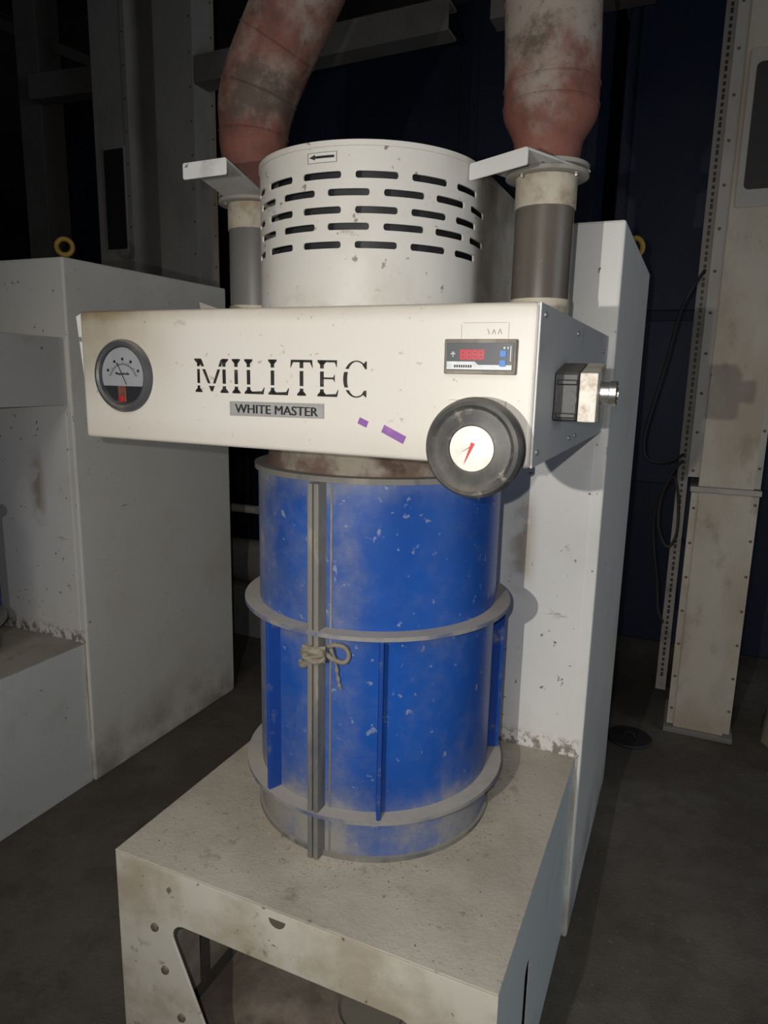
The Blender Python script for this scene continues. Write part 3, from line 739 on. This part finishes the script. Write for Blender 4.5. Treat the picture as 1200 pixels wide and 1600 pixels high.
part(mk, 'pencil_mark', m_pencil, cb)
# temperature meter
mt = part(MB().prism(rrect(-0.3085, -0.2125, 1.4450, 1.4900, 0.002), 'y', BY - 0.010, BY + 0.001), 'temperature_meter', m_meterf, cb, bevel=0.0012)
part(MB().box(-0.3045, -0.2155, BY - 0.0112, BY - 0.009, 1.4500, 1.4850), 'face', m_meter, mt, bevel=0.0004)
part(MB().prism([(-0.3040, 1.4512), (-0.2170, 1.4512), (-0.2170, 1.4572), (-0.2610, 1.4572), (-0.2660, 1.4612), (-0.3040, 1.4612)], 'y', BY - 0.0116, BY - 0.0108), 'white_strip', m_strip, mt)
part(MB().box(-0.2870, -0.2530, BY - 0.0114, BY - 0.0108, 1.4632, 1.4770), 'display', m_lcd, mt)
def seven(x, z, w_, h, y, segs='abcdefg'):
    t = w_ * 0.2; mb = MB()
    B = {'a': (0, w_, h - t, h), 'g': (0, w_, h / 2 - t / 2, h / 2 + t / 2), 'd': (0, w_, 0, t), 'f': (0, t, h / 2, h), 'b': (w_ - t, w_, h / 2, h), 'e': (0, t, 0, h / 2), 'c': (w_ - t, w_, 0, h / 2)}
    for s in segs:
        x0, x1, z0, z1 = B[s]; g = t * 0.12
        mb.box(x + x0 + g, x + x1 - g, y - 0.0003, y + 0.0003, z + z0 + g, z + z1 - g)
    return mb
for k in range(4):
    part(seven(-0.2855 + k * 0.0081, 1.4645, 0.0068, 0.0112, BY - 0.0115), 'digit', m_led, mt)
for z in (1.4715, 1.4595):
    part(MB().prism(rrect(-0.2330, -0.2245, z - 0.0042, z + 0.0042, 0.0015), 'y', BY - 0.0128, BY - 0.0108), 'key', m_key, mt, bevel=0.0004)
mm = MB()
for i in range(8): mm.box(-0.2935 + i * 0.0031, -0.2915 + i * 0.0031, BY - 0.0119, BY - 0.0113, 1.4535, 1.4570)
part(mm, 'small_print', m_ink, mt)
mm = MB()
part(MB().box(-0.2195, -0.2185, BY - 0.0116, BY - 0.0110, 1.462, 1.481), 'face_line', m_strip, mt)
mm.box(-0.2990, -0.2925, BY - 0.0116, BY - 0.0110, 1.4705, 1.4715).box(-0.2975, -0.2940, BY - 0.0116, BY - 0.0110, 1.4725, 1.4735).box(-0.2962, -0.2952, BY - 0.0116, BY - 0.0110, 1.4670, 1.4735)
part(MB().box(-0.2285, -0.2265, BY - 0.0116, BY - 0.0110, 1.4775, 1.4800), 'face_mark', m_strip, mt)
part(MB().box(-0.2235, -0.2220, BY - 0.0116, BY - 0.0110, 1.4775, 1.4800), 'face_mark', m_strip, mt)
part(mm, 'face_mark', m_strip, mt)
# pressure gauge with half-round scale
gx, gz, gr = -0.8715, 1.4310, 0.0595
pg = part(MB().lathe([(gr, 0.001), (gr, -0.006), (gr - 0.003, -0.011), (gr - 0.008, -0.0125), (gr - 0.0115, -0.010), (gr - 0.0125, -0.002), (0.0, -0.002)], (gx, BY, gz), 'y', 64), 'pressure_gauge', m_bezel, cb, smooth=True)
def disc_seg(r, zcut, n=40):
    a0 = math.asin(zcut / r)
    return [(gx + r * math.cos(a0 + (PI - 2 * a0) * i / n), gz + r * math.sin(a0 + (PI - 2 * a0) * i / n)) for i in range(n + 1)]
part(MB().prism(disc_seg(0.0465, -0.0165), 'y', BY - 0.0042, BY - 0.0025), 'scale_plate', m_scale, pg)
part(MB().add([(gx + r * math.cos(PI + PI * i / 20), BY - 0.0024, gz - 0.0165 + 0 * r + (r * math.sin(PI + PI * i / 20)) * 0.62) for r in (0.0440,) for i in range(21)], [tuple(range(21))]), 'lower_face', m_dark, pg)
part(MB().box(gx - 0.0125, gx + 0.0045, BY - 0.0052, BY - 0.0030, gz - 0.0430, gz - 0.0165), 'pointer_cover', m_redbr, pg, bevel=0.001)
part(MB().lathe([(0.0055, 0.0), (0.0055, -0.002), (0.003, -0.003), (0, -0.003)], (gx - 0.0040, BY - 0.0050, gz - 0.0375), 'y', 16), 'zero_screw', m_red, pg, smooth=True)
tk = MB()
for i in range(31):
    a = R(20 + 140 * i / 30); L = 0.0050 if i % 5 == 0 else 0.0025
    for r0, r1 in ((0.0290, 0.0290 + L),):
        ca, sa = math.cos(a), math.sin(a); nx, nz = -sa * 0.00035, ca * 0.00035
        tk.add([(gx + ca * r0 - nx, BY - 0.0046, gz - 0.010 + sa * r0 - nz), (gx + ca * r0 + nx, BY - 0.0046, gz - 0.010 + sa * r0 + nz), (gx + ca * r1 + nx, BY - 0.0046, gz - 0.010 + sa * r1 + nz), (gx + ca * r1 - nx, BY - 0.0046, gz - 0.010 + sa * r1 - nz)], [(0, 1, 2, 3)])
N = 30
for i in range(N):
    q = []
    for k, r in ((i, 0.0282), (i + 1, 0.0282), (i + 1, 0.0290), (i, 0.0290)):
        a = R(20 + 140 * k / N); q.append((gx + r * math.cos(a), BY - 0.0046, gz - 0.010 + r * math.sin(a)))
    tk.add(q, [(0, 1, 2, 3)])
for a in (30, 62, 90, 118, 150):
    x, z = gx + 0.0375 * math.cos(R(a)), gz - 0.010 + 0.0375 * math.sin(R(a))
    tk.box(x - 0.0022, x + 0.0022, BY - 0.0048, BY - 0.0043, z - 0.0022, z + 0.0022)
part(tk, 'scale', m_ink, pg)
part(text_mb('Magnehelic', 0.006, gx - 0.016, BY - 0.0047, gz + 0.0005, width=0.030, offset=0.0001, depth=0.0004, height=0.0056), 'lettering', m_ink, pg)
nd = strip(gx - 0.002, gz + 0.004, 0.040, 0.0008, 118, BY - 0.0056)
part(nd, 'needle', m_ink, pg)
part(MB().lathe([(0.0478, -0.0092), (0.0478, -0.0102), (0.0, -0.0108)], (gx, BY, gz), 'y', 48), 'glass', m_glass, pg, smooth=True)
# spacer and handwheel with position dial
part(MB().box(-0.300, -0.2238, BY - 0.010, BY + 0.001, 1.335, 1.4115), 'spacer_plate', m_cream, cb, bevel=0.001)
wx, wz, wy, wr = -0.2530, 1.3520, 0.8455, 0.0650
hw_ = part(MB().lathe([(0.020, 0.046), (0.030, 0.036), (0.052, 0.034), (0.059, 0.030), (wr - 0.0015, 0.024), (wr, 0.016), (wr - 0.001, 0.008), (wr - 0.005, 0.002), (wr - 0.010, 0.0005), (0.0520, 0.0035), (0.0500, 0.0050), (0.0440, 0.0045), (0.0350, 0.0015), (0.0305, 0.0012), (0.0292, 0.004), (0.0, 0.004)], (wx, wy, wz), 'y', 72), 'handwheel', m_wheel, cb, smooth=True)
part(MB().lathe([(0.0290, 0.0045), (0.0290, 0.0022), (0.0275, 0.0014), (0.0, 0.0010)], (wx, wy, wz), 'y', 56), 'dial', m_dial, hw_, smooth=True)
def needle(ang, L, tail, w_, y):
    ca, sa = math.cos(R(ang)), math.sin(R(ang)); nx, nz = -sa, ca
    cx_, cz_ = wx + 0.001, wz + 0.004
    P = [(cx_ - ca * tail + nx * w_, cz_ - sa * tail + nz * w_), (cx_ - ca * tail - nx * w_, cz_ - sa * tail - nz * w_), (cx_ - nx * w_ * 0.8, cz_ - nz * w_ * 0.8), (cx_ + ca * L, cz_ + sa * L), (cx_ + nx * w_ * 0.8, cz_ + nz * w_ * 0.8)]
    return MB().prism(P, 'y', y, y + 0.0012)
part(needle(248, 0.026, 0.004, 0.0026, wy - 0.0022), 'red_needle', m_red, hw_)
part(needle(212, 0.017, 0.002, 0.0006, wy - 0.0010), 'black_needle', m_ink, hw_)
# rotary switch on the right side
sx = BX1
sy0 = 1.020
def wedge(x0, x1, cut=0.0):
    p = [(sy0, 1.380 + 0.002), (sy0, 1.4505), (sy0 + 0.075, 1.466), (sy0 + 0.085, 1.455), (sy0 + 0.085, 1.395), (sy0 + 0.062, 1.380 - 0.002)]
    return MB().prism(p, 'x', x0, x1)
sw_ = part(wedge(sx - 0.001, sx + 0.0345), 'rotary_switch', m_black, cb, bevel=0.003)
part(MB().ring(0.0115, 0.0138, -0.0012, 0.001, (sx + 0.019, sy0, 1.413), 'y', 36), 'moulded_ring', m_black, sw_, smooth=True)
for z in (1.390, 1.437):
    part(MB().box(sx + 0.004, sx + 0.033, sy0 - 0.003, sy0 + 0.002, z - 0.004, z + 0.004), 'moulded_bar', m_black, sw_, bevel=0.002)
part(wedge(sx + 0.0352, sx + 0.0600), 'switch_cover', m_switchw, sw_, bevel=0.0015)
part(MB().lathe([(0.0150, 0.0595), (0.0165, 0.0610), (0.0165, 0.0730), (0.0180, 0.0740), (0.0180, 0.0830), (0.0140, 0.0840), (0.0135, 0.0800), (0.0, 0.0800)], (sx, sy0 + 0.036, 1.423), 'x', 32), 'chrome_nut', m_chrome, sw_, smooth=True)
# loose bracket on the box top
part(MB().add([(-0.868, 1.10, BZ1 + 0.0008), (-0.780, 1.10, BZ1 + 0.0008), (-0.80, 1.10, BZ1 + 0.012), (-0.874, 1.10, BZ1 + 0.034)] + [(-0.868, 1.103, BZ1 + 0.0008), (-0.780, 1.103, BZ1 + 0.0008), (-0.80, 1.103, BZ1 + 0.012), (-0.874, 1.103, BZ1 + 0.034)],
     [(0, 1, 2, 3), (7, 6, 5, 4), (0, 4, 5, 1), (1, 5, 6, 2), (2, 6, 7, 3), (3, 7, 4, 0)]), 'bracket', m_flange, cb)

# ------------------------------------------------------------------ sight pipes with slide gates
def sight_pipe(cx, cy, lip, label, tubemat):
    t = thing('sight_pipe', label, 'pipe', (cx, cy, ZB + 0.001), 'sight pipes beside the slotted hood')
    c = (cx, cy, 0); r = 0.0545
    z0 = ZB + 0.001
    part(MB().lathe([(r + 0.0005, z0), (r + 0.0005, 1.584), (r - 0.004, 1.586)], c, n=64), 'bottom_collar', m_collar, t, smooth=True)
    part(MB().lathe([(r - 0.0015, 1.5845), (r - 0.0015, 1.744)], c, n=64), 'sight_tube', tubemat, t, smooth=True)
    part(MB().lathe([(r - 0.003, 1.7418), (r + 0.0005, 1.7425), (r + 0.0005, 1.794), (r + 0.006, 1.7965)], c, n=64), 'top_collar', m_collar, t, smooth=True)
    part(MB().lathe([(r + 0.004, 1.7945), (0.0725, 1.7950), (0.074, 1.7960), (0.074, 1.8025)], c, n=56), 'lower_flange', m_flange, t, smooth=True, bevel=0.001)
    part(MB().lathe([(0.074, 1.8075), (0.074, 1.8145), (0.071, 1.8160), (r + 0.004, 1.8165)], c, n=56), 'upper_flange', m_flange, t, smooth=True, bevel=0.001)
    (ax, ay), (bx, by) = lip
    d = Vector((cx - (ax + bx) / 2, cy - (ay + by) / 2)); dn = d.normalized()
    hw2 = (Vector((bx, by)) - Vector((ax, ay))).length / 2
    nx = Vector((dn.y, -dn.x))
    e = Vector((cx, cy)) + dn * 0.040
    P = [(ax, ay), (bx, by), tuple(e + nx * hw2), tuple(e - nx * hw2)]
    g = part(MB().prism(P, 'z', 1.8030, 1.8070), 'gate_plate', m_gate, t, bevel=0.001)
    # turned down lip with rounded ends
    u = (Vector((bx, by)) - Vector((ax, ay))).normalized(); Lw = hw2 * 2
    mb = MB(); o = rrect(-0.001, Lw + 0.001, 1.7795, 1.8074, 0.004)
    n_ = len(o); front = [(ax + u.x * p[0] - dn.x * 0.004, ay + u.y * p[0] - dn.y * 0.004, p[1] ) for p in o]
    back = [(ax + u.x * p[0], ay + u.y * p[0], p[1]) for p in o]
    mb.add(front + back, [tuple(range(n_)), tuple(range(2 * n_ - 1, n_ - 1, -1))] + [(i, (i + 1) % n_, (i + 1) % n_ + n_, i + n_) for i in range(n_)])
    part(mb, 'lip', m_gate, g, bevel=0.0008)
    for a in (-30, 60, 150, 240):
        x, y = cx + 0.066 * math.cos(R(a)), cy + 0.063 * math.sin(R(a))
        part(MB().lathe([(0.003, 1.789), (0.0035, 1.7905), (0.0035, 1.7950)], (x, y, 0), n=6), 'bolt', m_screw, t)
    return t
sight_pipe(-0.284, 1.348, ((-0.398, 1.254), (-0.284, 1.194)), 'brown dusted sight pipe with white gate handle, right of the slotted hood', m_tube)
m_tube2 = paint('grey_sight_tube', (0.15, 0.147, 0.142), [((0.2, 0.19, 0.175), 0.6, 7, 0.4, 0.7, (1, 1, 0.4))], None, 0.35, bump=None)
sight_pipe(-0.918, 1.348, ((-0.883, 1.079), (-0.787, 1.0755)), 'grey sight pipe with white gate handle, half hidden left of the slotted hood', m_tube2)

# ------------------------------------------------------------------ red ducts above the pipes
def duct(name, label, axis_pts, rads, seams, base):
    t = thing(name, label, 'duct', base, 'red ducts above the sight pipes')
    P = spl(axis_pts, 8)
    rr = []
    for i in range(len(axis_pts) - 1):
        for k in range(8):
            q = k / 8; q = q * q * (3 - 2 * q); rr.append(rads[i] * (1 - q) + rads[i + 1] * q)
    rr.append(rads[-1])
    part(MB().tube(P, rr, 48), 'duct_shell', m_duct, t, smooth=True)
    for i in seams:
        a = P[i]; d = (P[i + 1] - P[i - 1]).normalized()
        part(MB().tube([a - d * 0.002, a, a + d * 0.002], [rr[i] + 0.0005, rr[i] + 0.0022, rr[i] + 0.0005], 48, cap=False), 'seam', m_duct, t, smooth=True)
    return t
duct('suction_duct', 'straight red brown duct rising from the right sight pipe', [(-0.286, 1.348, 1.8175), (-0.286, 1.348, 1.85), (-0.285, 1.348, 1.905), (-0.286, 1.348, 1.96), (-0.290, 1.348, 2.05), (-0.298, 1.348, 2.20), (-0.305, 1.348, 2.5), (-0.31, 1.348, 2.9)],
     [0.0555, 0.060, 0.083, 0.0825, 0.0830, 0.0835, 0.0835, 0.0835], [17, 22, 34], (-0.286, 1.348, 1.8175))
duct('suction_duct', 'bent red brown duct leaning right above the left sight pipe', [(-0.920, 1.348, 1.8175), (-0.920, 1.348, 1.85), (-0.915, 1.348, 1.925), (-0.905, 1.348, 2.00), (-0.875, 1.348, 2.065), (-0.805, 1.348, 2.175), (-0.69, 1.355, 2.36), (-0.585, 1.46, 2.56), (-0.56, 1.75, 2.75)],
     [0.0550, 0.058, 0.072, 0.080, 0.082, 0.083, 0.083, 0.083, 0.083], [17, 26, 35], (-0.920, 1.348, 1.8175))

# ------------------------------------------------------------------ the next machine of the row on the left
cab2 = copy_tree(cab, PITCH)
tag(cab2, 'white steel cabinet at the left edge with long side panel and yellow eye bolt', 'cabinet', 'machine cabinets in a row'); cab['group'] = 'machine cabinets in a row'
for ch in list(cab2.children):
    if ch.name.startswith('eye_bolt'): bpy.data.objects.remove(ch)
eye_bolt(-1.872, 1.700, CZ, cab2)
cb2 = copy_tree(cb, PITCH, skip=('rotary_switch', 'tape_scrap', 'bracket'))
tag(cb2, 'grey sided control box of the left machine, cut off by the left edge', 'control box', 'control boxes of the row'); cb['group'] = 'control boxes of the row'
dr2 = copy_tree(drum, PITCH)
tag(dr2, 'dark blue drum of the left machine, barely showing at the left edge', 'drum', 'blue drums of the row'); drum['group'] = 'blue drums of the row'

# ------------------------------------------------------------------ elevator leg, slotted angle and cables on the right
def rivets(mb, pts, r=0.006, axis='y', s=-1):
    for p in pts: mb.lathe([(r, 0.0), (r * 0.85, s * 0.002), (r * 0.4, s * 0.0035)], p, axis, 8)
    return mb
EY = 2.95
el = thing('elevator_leg', 'tall cream elevator leg with a dark window on the right side', 'elevator leg', (0.14, EY, 0))
part(MB().box(0.050, 0.238, EY, EY + 0.24, 0.02, 1.018), 'lower_trunk', m_leg, el, bevel=0.003)
part(MB().box(0.046, 0.240, EY, EY + 0.24, 1.040, 5.5), 'upper_trunk', m_leg, el, bevel=0.003)
part(MB().box(0.018, 0.268, EY - 0.012, EY + 0.25, 1.018, 1.040), 'joint_flange', m_leggrey, el, bevel=0.003)
part(MB().box(0.005, 0.046, EY + 0.004, EY + 0.010, 1.075, 5.5), 'edge_flange', m_leggrey, el)
part(MB().box(0.024, 0.050, EY + 0.004, EY + 0.010, 0.03, 1.015), 'edge_flange', m_leg, el)
part(MB().box(0.240, 0.262, EY + 0.004, EY + 0.010, 1.045, 5.5), 'edge_flange', m_leggrey, el)
part(MB().box(0.238, 0.262, EY + 0.004, EY + 0.010, 0.03, 1.015), 'edge_flange', m_leg, el)
part(MB().box(0.012, 0.275, EY - 0.02, EY + 0.26, 0, 0.02), 'foot', m_motor, el, bevel=0.003)
for k in range(12):
    part(rivets(MB(), [(0.022, EY + 0.004, 1.10 + k * 0.149)]), 'rivet', m_bolt, el)
for k in range(7):
    part(rivets(MB(), [(0.038, EY + 0.004, 0.10 + k * 0.142)]), 'rivet', m_bolt, el)
for k in range(9):
    part(rivets(MB(), [(0.251, EY + 0.004, 0.13 + k * 0.142)]), 'rivet', m_bolt, el)
wf = part(MB().prism(rrect(0.062, 0.222, 2.060, 2.580, 0.012), 'y', EY - 0.004, EY + 0.001), 'window_frame', m_leggrey, el, bevel=0.002)
part(MB().prism(rrect(0.085, 0.212, 2.120, 2.535, 0.018), 'y', EY - 0.006, EY - 0.002), 'window_pane', m_cable, wf, bevel=0.001)

an = thing('slotted_angle', 'upright slotted angle bar just left of the cream elevator leg', 'angle bar', (-0.01, 3.03, 0))
part(MB().box(-0.034, 0.006, 3.030, 3.033, 0.14, 5.5), 'front_web', m_angle, an)
part(MB().box(-0.034, -0.031, 3.033, 3.070, 0.14, 5.5), 'side_web', m_angle, an)
hb = MB()
k = 0; z = 0.20
while z < 3.4:
    hb.box(-0.019, -0.009, 3.0292, 3.0302, z, z + (0.013 if k % 4 else 0.018)); z += 0.0235; k += 1
part(hb, 'slots', m_dark, an)['kind'] = 'stuff'

cable1 = MB().tube(spl([(-0.012, 3.015, 1.86), (-0.045, 3.00, 1.80), (-0.085, 3.00, 1.70), (-0.118, 3.0, 1.505), (-0.159, 3.0, 1.302), (-0.172, 3.0, 1.20), (-0.157, 3.0, 1.134), (-0.106, 3.0, 1.117), (-0.05, 3.0, 1.135), (-0.02, 3.02, 1.155)]), 0.0055, 10)
tag(cable1.build('cable', m_cable, smooth=True), 'black cable bowing out left of the slotted angle bar', 'cable')
cable2 = MB().tube(spl([(-0.02, 3.02, 1.13), (-0.055, 3.0, 1.08), (-0.088, 3.0, 0.97), (-0.085, 3.0, 0.85), (-0.045, 3.0, 0.775), (-0.015, 3.0, 0.83), (-0.020, 3.0, 0.96), (-0.043, 3.0, 1.06), (-0.075, 3.01, 1.02), (-0.105, 3.01, 0.90), (-0.095, 3.01, 0.76), (-0.07, 3.015, 0.62), (-0.055, 3.02, 0.50), (-0.03, 3.025, 0.44)]), 0.0055, 10)
tag(cable2.build('cable_coil', m_cableb, smooth=True), 'brown coiled cable hanging low left of the slotted angle bar', 'cable')

# ------------------------------------------------------------------ elevator legs behind the left machine
def leg_pair(x0, x1, y0, y1, label, window):
    t = thing('elevator_leg', label, 'elevator leg', ((x0 + x1) / 2, (y0 + y1) / 2, 0), 'grey elevator legs behind the left cabinet')
    part(MB().box(x0, x1, y0, y1, 0, 5.5), 'trunk', m_leggrey, t, bevel=0.004)
    part(MB().box(x1 - 0.001, x1 + 0.030, y1 - 0.045, y1 - 0.038, 0, 5.5), 'edge_flange', m_leg, t)
    part(MB().box(x0 - 0.02, x1 + 0.001, y0 - 0.004, y0 + 0.001, 0, 5.5) if not window else MB().box(x1 - 0.03, x1 + 0.001, y0 - 0.004, y0 + 0.001, 0, 5.5), 'corner_strip', m_leggrey, t)
    for k in range(12):
        part(rivets(MB(), [(x1 - 0.015, y0 - 0.004, 1.9 + k * 0.165)]), 'rivet', m_bolt, t)
        part(rivets(MB(), [(x1 + 0.016, y1 - 0.045, 1.85 + k * 0.165)]), 'rivet', m_bolt, t)
    if window:
        f = part(MB().prism(rrect(x0 + 0.06, x1 - 0.035, 2.10, 2.66, 0.01), 'y', y0 - 0.007, y0 + 0.001), 'window_frame', m_leggrey, t, bevel=0.002)
        part(MB().prism(rrect(x0 + 0.07, x1 - 0.045, 2.115, 2.645, 0.008), 'y', y0 - 0.009, y0 - 0.005), 'window_pane', m_dark, f)
    return t
leg_pair(-3.242, -2.985, 3.20, 3.46, 'pale grey elevator leg with a dark window behind the left cabinet', True)
leg_pair(-2.770, -2.540, 3.20, 3.38, 'plain pale grey elevator leg nearest the bent red duct', False)
t = thing('steel_column', 'dim grey column at the far left behind the left cabinet', 'column', (-3.95, 3.50, 0))
part(MB().box(-4.12, -3.94, 3.46, 3.47, 0, 5.5), 'flange', m_beam, t)
part(MB().box(-4.035, -4.025, 3.47, 3.63, 0, 5.5), 'web', m_beam, t)
part(MB().box(-4.12, -3.94, 3.63, 3.64, 0, 5.5), 'flange', m_beam, t)

# ------------------------------------------------------------------ beams overhead
def ibeam(name, label, a, b, h, wd, cat='beam'):
    a, b = Vector(a), Vector(b); d = (b - a).normalized()
    L = (b - a).length
    q = d.to_track_quat('X', 'Z').to_matrix().to_4x4(); m = Matrix.Translation(a) @ q
    t = thing(name, label, cat, tuple((a + b) / 2), 'steel beams overhead' if cat == 'beam' else None)
    part(MB().box(0, L, -wd / 2, wd / 2, 0, 0.012, m), 'flange', m_beam, t)
    part(MB().box(0, L, -wd / 2, wd / 2, h - 0.012, h, m), 'flange', m_beam, t)
    part(MB().box(0, L, -wd / 2, -wd / 2 + 0.012, 0.012, h - 0.012, m), 'web', m_beam, t)
    return t
ibeam('steel_beam', 'pale steel beam crossing behind the bent red duct', (-2.53, 3.26, 2.905), (-1.15, 3.26, 2.935), 0.13, 0.12)
ibeam('steel_beam', 'short pale beam end beside the straight red duct', (-0.96, 3.26, 2.945), (-0.30, 3.26, 2.945), 0.13, 0.12)
ibeam('steel_beam', 'dim lintel beam over the blue cabinet at top left', (-3.93, 3.42, 3.06), (-3.26, 3.42, 3.03), 0.14, 0.10)
ibeam('diagonal_brace', 'slanting steel brace in the top left corner', (-4.5, 3.62, 3.66), (-3.30, 3.62, 3.13), 0.06, 0.06, 'brace')

# ------------------------------------------------------------------ navy machines in the dark
def navy(x0, x1, y0, y1, z1, label, doors, mat=m_navy):
    t = thing('blue_cabinet', label, 'cabinet', ((x0 + x1) / 2, y0, 0), 'navy cabinets in the dark background')
    part(MB().box(x0, x1, y0, y1, 0, z1), 'cabinet_body', mat, t, bevel=0.008)
    for a, b, c, d in doors:
        dd = part(MB().box(a, b, y0 - 0.012, y0 + 0.001, c, d), 'door', m_navy2, t, bevel=0.004)
        part(MB().box(b - 0.07, b - 0.05, y0 - 0.035, y0 - 0.011, (c + d) / 2 - 0.08, (c + d) / 2 + 0.08), 'handle', m_dark, dd, bevel=0.004)
    return t
navy(-2.72, -1.24, 3.85, 4.9, 3.35, 'navy steel cabinet behind the slotted hood', [(-2.66, -2.0, 0.2, 1.5), (-1.96, -1.3, 0.2, 1.5), (-2.66, -2.0, 1.55, 3.2), (-1.96, -1.3, 1.55, 3.2)])
navy(-1.20, -0.55, 3.70, 4.9, 3.45, 'lighter navy cabinet seen between the slotted hood and the straight duct', [(-1.15, -0.6, 0.2, 1.5), (-1.15, -0.6, 1.55, 3.25)], m_navy2)
navy(-0.48, 0.75, 4.0, 5.0, 3.6, 'navy cabinet in the gap left of the cream elevator leg', [(-0.42, 0.10, 0.9, 1.75), (-0.42, 0.10, 1.8, 3.4), (0.16, 0.70, 0.9, 3.4)])
navy(-4.30, -3.45, 3.80, 4.6, 3.18, 'navy cabinet framed by the grey legs at top left', [(-4.2, -3.55, 1.6, 3.0)])

# a motor and pipe stub on the floor behind the drum
mo = thing('electric_motor', 'dim grey motor lying behind the blue drum in the left gap', 'motor', (-2.20, 3.15, 0))
part(MB().lathe([(0.05, -0.20), (0.11, -0.18), (0.12, -0.14), (0.12, 0.14), (0.11, 0.18), (0.05, 0.20)], (-2.20, 3.15, 0.40), 'x', 28), 'motor_body', m_motor, mo, smooth=True)
part(MB().box(-2.34, -2.06, 3.03, 3.27, 0.0, 0.285), 'plinth', m_motor, mo, bevel=0.005)
ps = MB().tube([(-2.45, 2.98, 0.735), (-2.03, 2.98, 0.735)], 0.022, 16)
st = thing('pipe_stub', 'short pale pipe end showing left of the blue drum', 'pipe', (-2.2, 2.98, 0))
part(ps, 'pipe', m_leggrey, st, smooth=True)
part(MB().box(-2.45, -2.42, 2.95, 3.01, 0.0, 0.715), 'support', m_motor, st)

# ------------------------------------------------------------------ small things on the floor and on the stand
lid = thing('floor_lid', 'black round lid lying on the floor right of the cabinet', 'lid', (-0.11, 2.80, 0))
part(MB().lathe([(0.088, 0.0), (0.090, 0.006), (0.084, 0.012), (0.0, 0.013)], (-0.11, 2.80, 0), n=40), 'disc', m_dark, lid, smooth=True)
part(MB().tube([(-0.13, 2.80, 0.011), (-0.125, 2.80, 0.026), (-0.095, 2.80, 0.026), (-0.09, 2.80, 0.011)], 0.004, 8), 'grip', m_dark, lid, smooth=True)

def lump(name, label, cat, c, rad, mat, seed):
    rnd = random.Random(seed); mb = MB(); n, mN = 18, 10; ph = [rnd.uniform(0, 6) for _ in range(6)]
    prof = []
    for j in range(mN + 1):
        row = []
        for i in range(n):
            a = 2 * PI * i / n; tt = PI / 2 * j / mN
            k = 1 + 0.12 * math.sin(3 * a + ph[0]) + 0.08 * math.sin(5 * a + ph[1] + 3 * tt) + 0.06 * math.sin(7 * tt + ph[2] + 2 * a)
            mb.v.append((c[0] + rad[0] * k * math.cos(a) * math.cos(tt) ** 0.7 if j < mN else c[0], c[1] + (rad[1] * k * math.sin(a) * math.cos(tt) ** 0.7 if j < mN else 0), c[2] + rad[2] * math.sin(tt) * (0.85 + 0.15 * k)))
    for j in range(mN):
        for i in range(n):
            mb.f.append((j * n + i, j * n + (i + 1) % n, (j + 1) * n + (i + 1) % n, (j + 1) * n + i))
    mb.f.append(tuple(range(n - 1, -1, -1)))
    o = mb.build(name, mat, None, smooth=True)
    tag(o, label, cat)
    return o
lump('jute_sack', 'slumped tan sack at the right edge beside the elevator leg', 'sack', (0.50, 3.06, 0), (0.12, 0.14, 0.30), m_sack, 3)
lump('jute_sack', 'small pale bundle on the floor at the right edge, in front of the sack', 'sack', (0.455, 2.78, 0), (0.06, 0.07, 0.12), m_sack, 9)
dl = thing('dusty_disc', 'dusty round plate lying under the stand of the middle machine', 'plate', (-0.53, 1.20, 0.03))
part(MB().lathe([(0.085, 0.0), (0.088, 0.012), (0.078, 0.016), (0.070, 0.009), (0.0, 0.009)], (-0.53, 1.20, 0.034), n=36), 'plate', m_bolt, dl, smooth=True)

hp = MB()
NX, NY = 26, 22
for j in range(NY + 1):
    for i in range(NX + 1):
        u, v = i / NX, j / NY
        e = min(1.0, 5 * min(u, 1 - u, v, 1 - v))
        hp.v.append((X0 + 0.03 + u * (X1 - X0 - 0.06), YF + 0.10 + v * (YB - YF - 0.13), 0.001 + e * (0.018 + 0.010 * math.sin(7 * u + 3 * v) + 0.008 * math.sin(13 * v - 5 * u) + 0.022 * v)))
for j in range(NY):
    for i in range(NX):
        a = j * (NX + 1) + i; hp.f.append((a, a + 1, a + NX + 2, a + NX + 1))
o = hp.build('spilled_bran', m_heap, smooth=True)
o['kind'] = 'stuff'; tag(o, 'spilled brown bran on the floor under the stand', 'bran')

# bran crumbs scattered on the stand and round the foot of the drum
rnd = random.Random(21)
cr = MB()
def crumb(x, y, z, s):
    a = rnd.uniform(0, 6.28)
    vs = [(x + s * math.cos(a + 2.1 * i) * rnd.uniform(0.6, 1.2), y + s * math.sin(a + 2.1 * i) * rnd.uniform(0.6, 1.2), z) for i in range(3)]
    vs.append((x, y, z + s * rnd.uniform(0.4, 0.9)))
    cr.add(vs, [(0, 2, 1), (0, 1, 3), (1, 2, 3), (2, 0, 3)])
for i in range(1800):
    if rnd.random() < 0.55:
        a = rnd.uniform(0, 2 * PI); r = 0.262 + abs(rnd.gauss(0, 0.035)); x, y = DX + r * math.cos(a), DY + r * math.sin(a)
    else:
        x, y = rnd.uniform(X0 + 0.02, X1 - 0.02), rnd.uniform(YF + 0.01, YB - 0.015)
    if not (X0 + 0.01 < x < X1 - 0.01 and YF + 0.008 < y < YB - 0.01): continue
    if math.hypot(x - DX, y - DY) < 0.26: continue
    crumb(x, y, ZT + 0.0002, rnd.choice((0.0008, 0.001, 0.0014, 0.002, 0.0028)))
o = cr.build('bran_crumbs', m_bran)
o['kind'] = 'stuff'; tag(o, 'crumbs of bran scattered on the stand round the blue drum', 'bran')
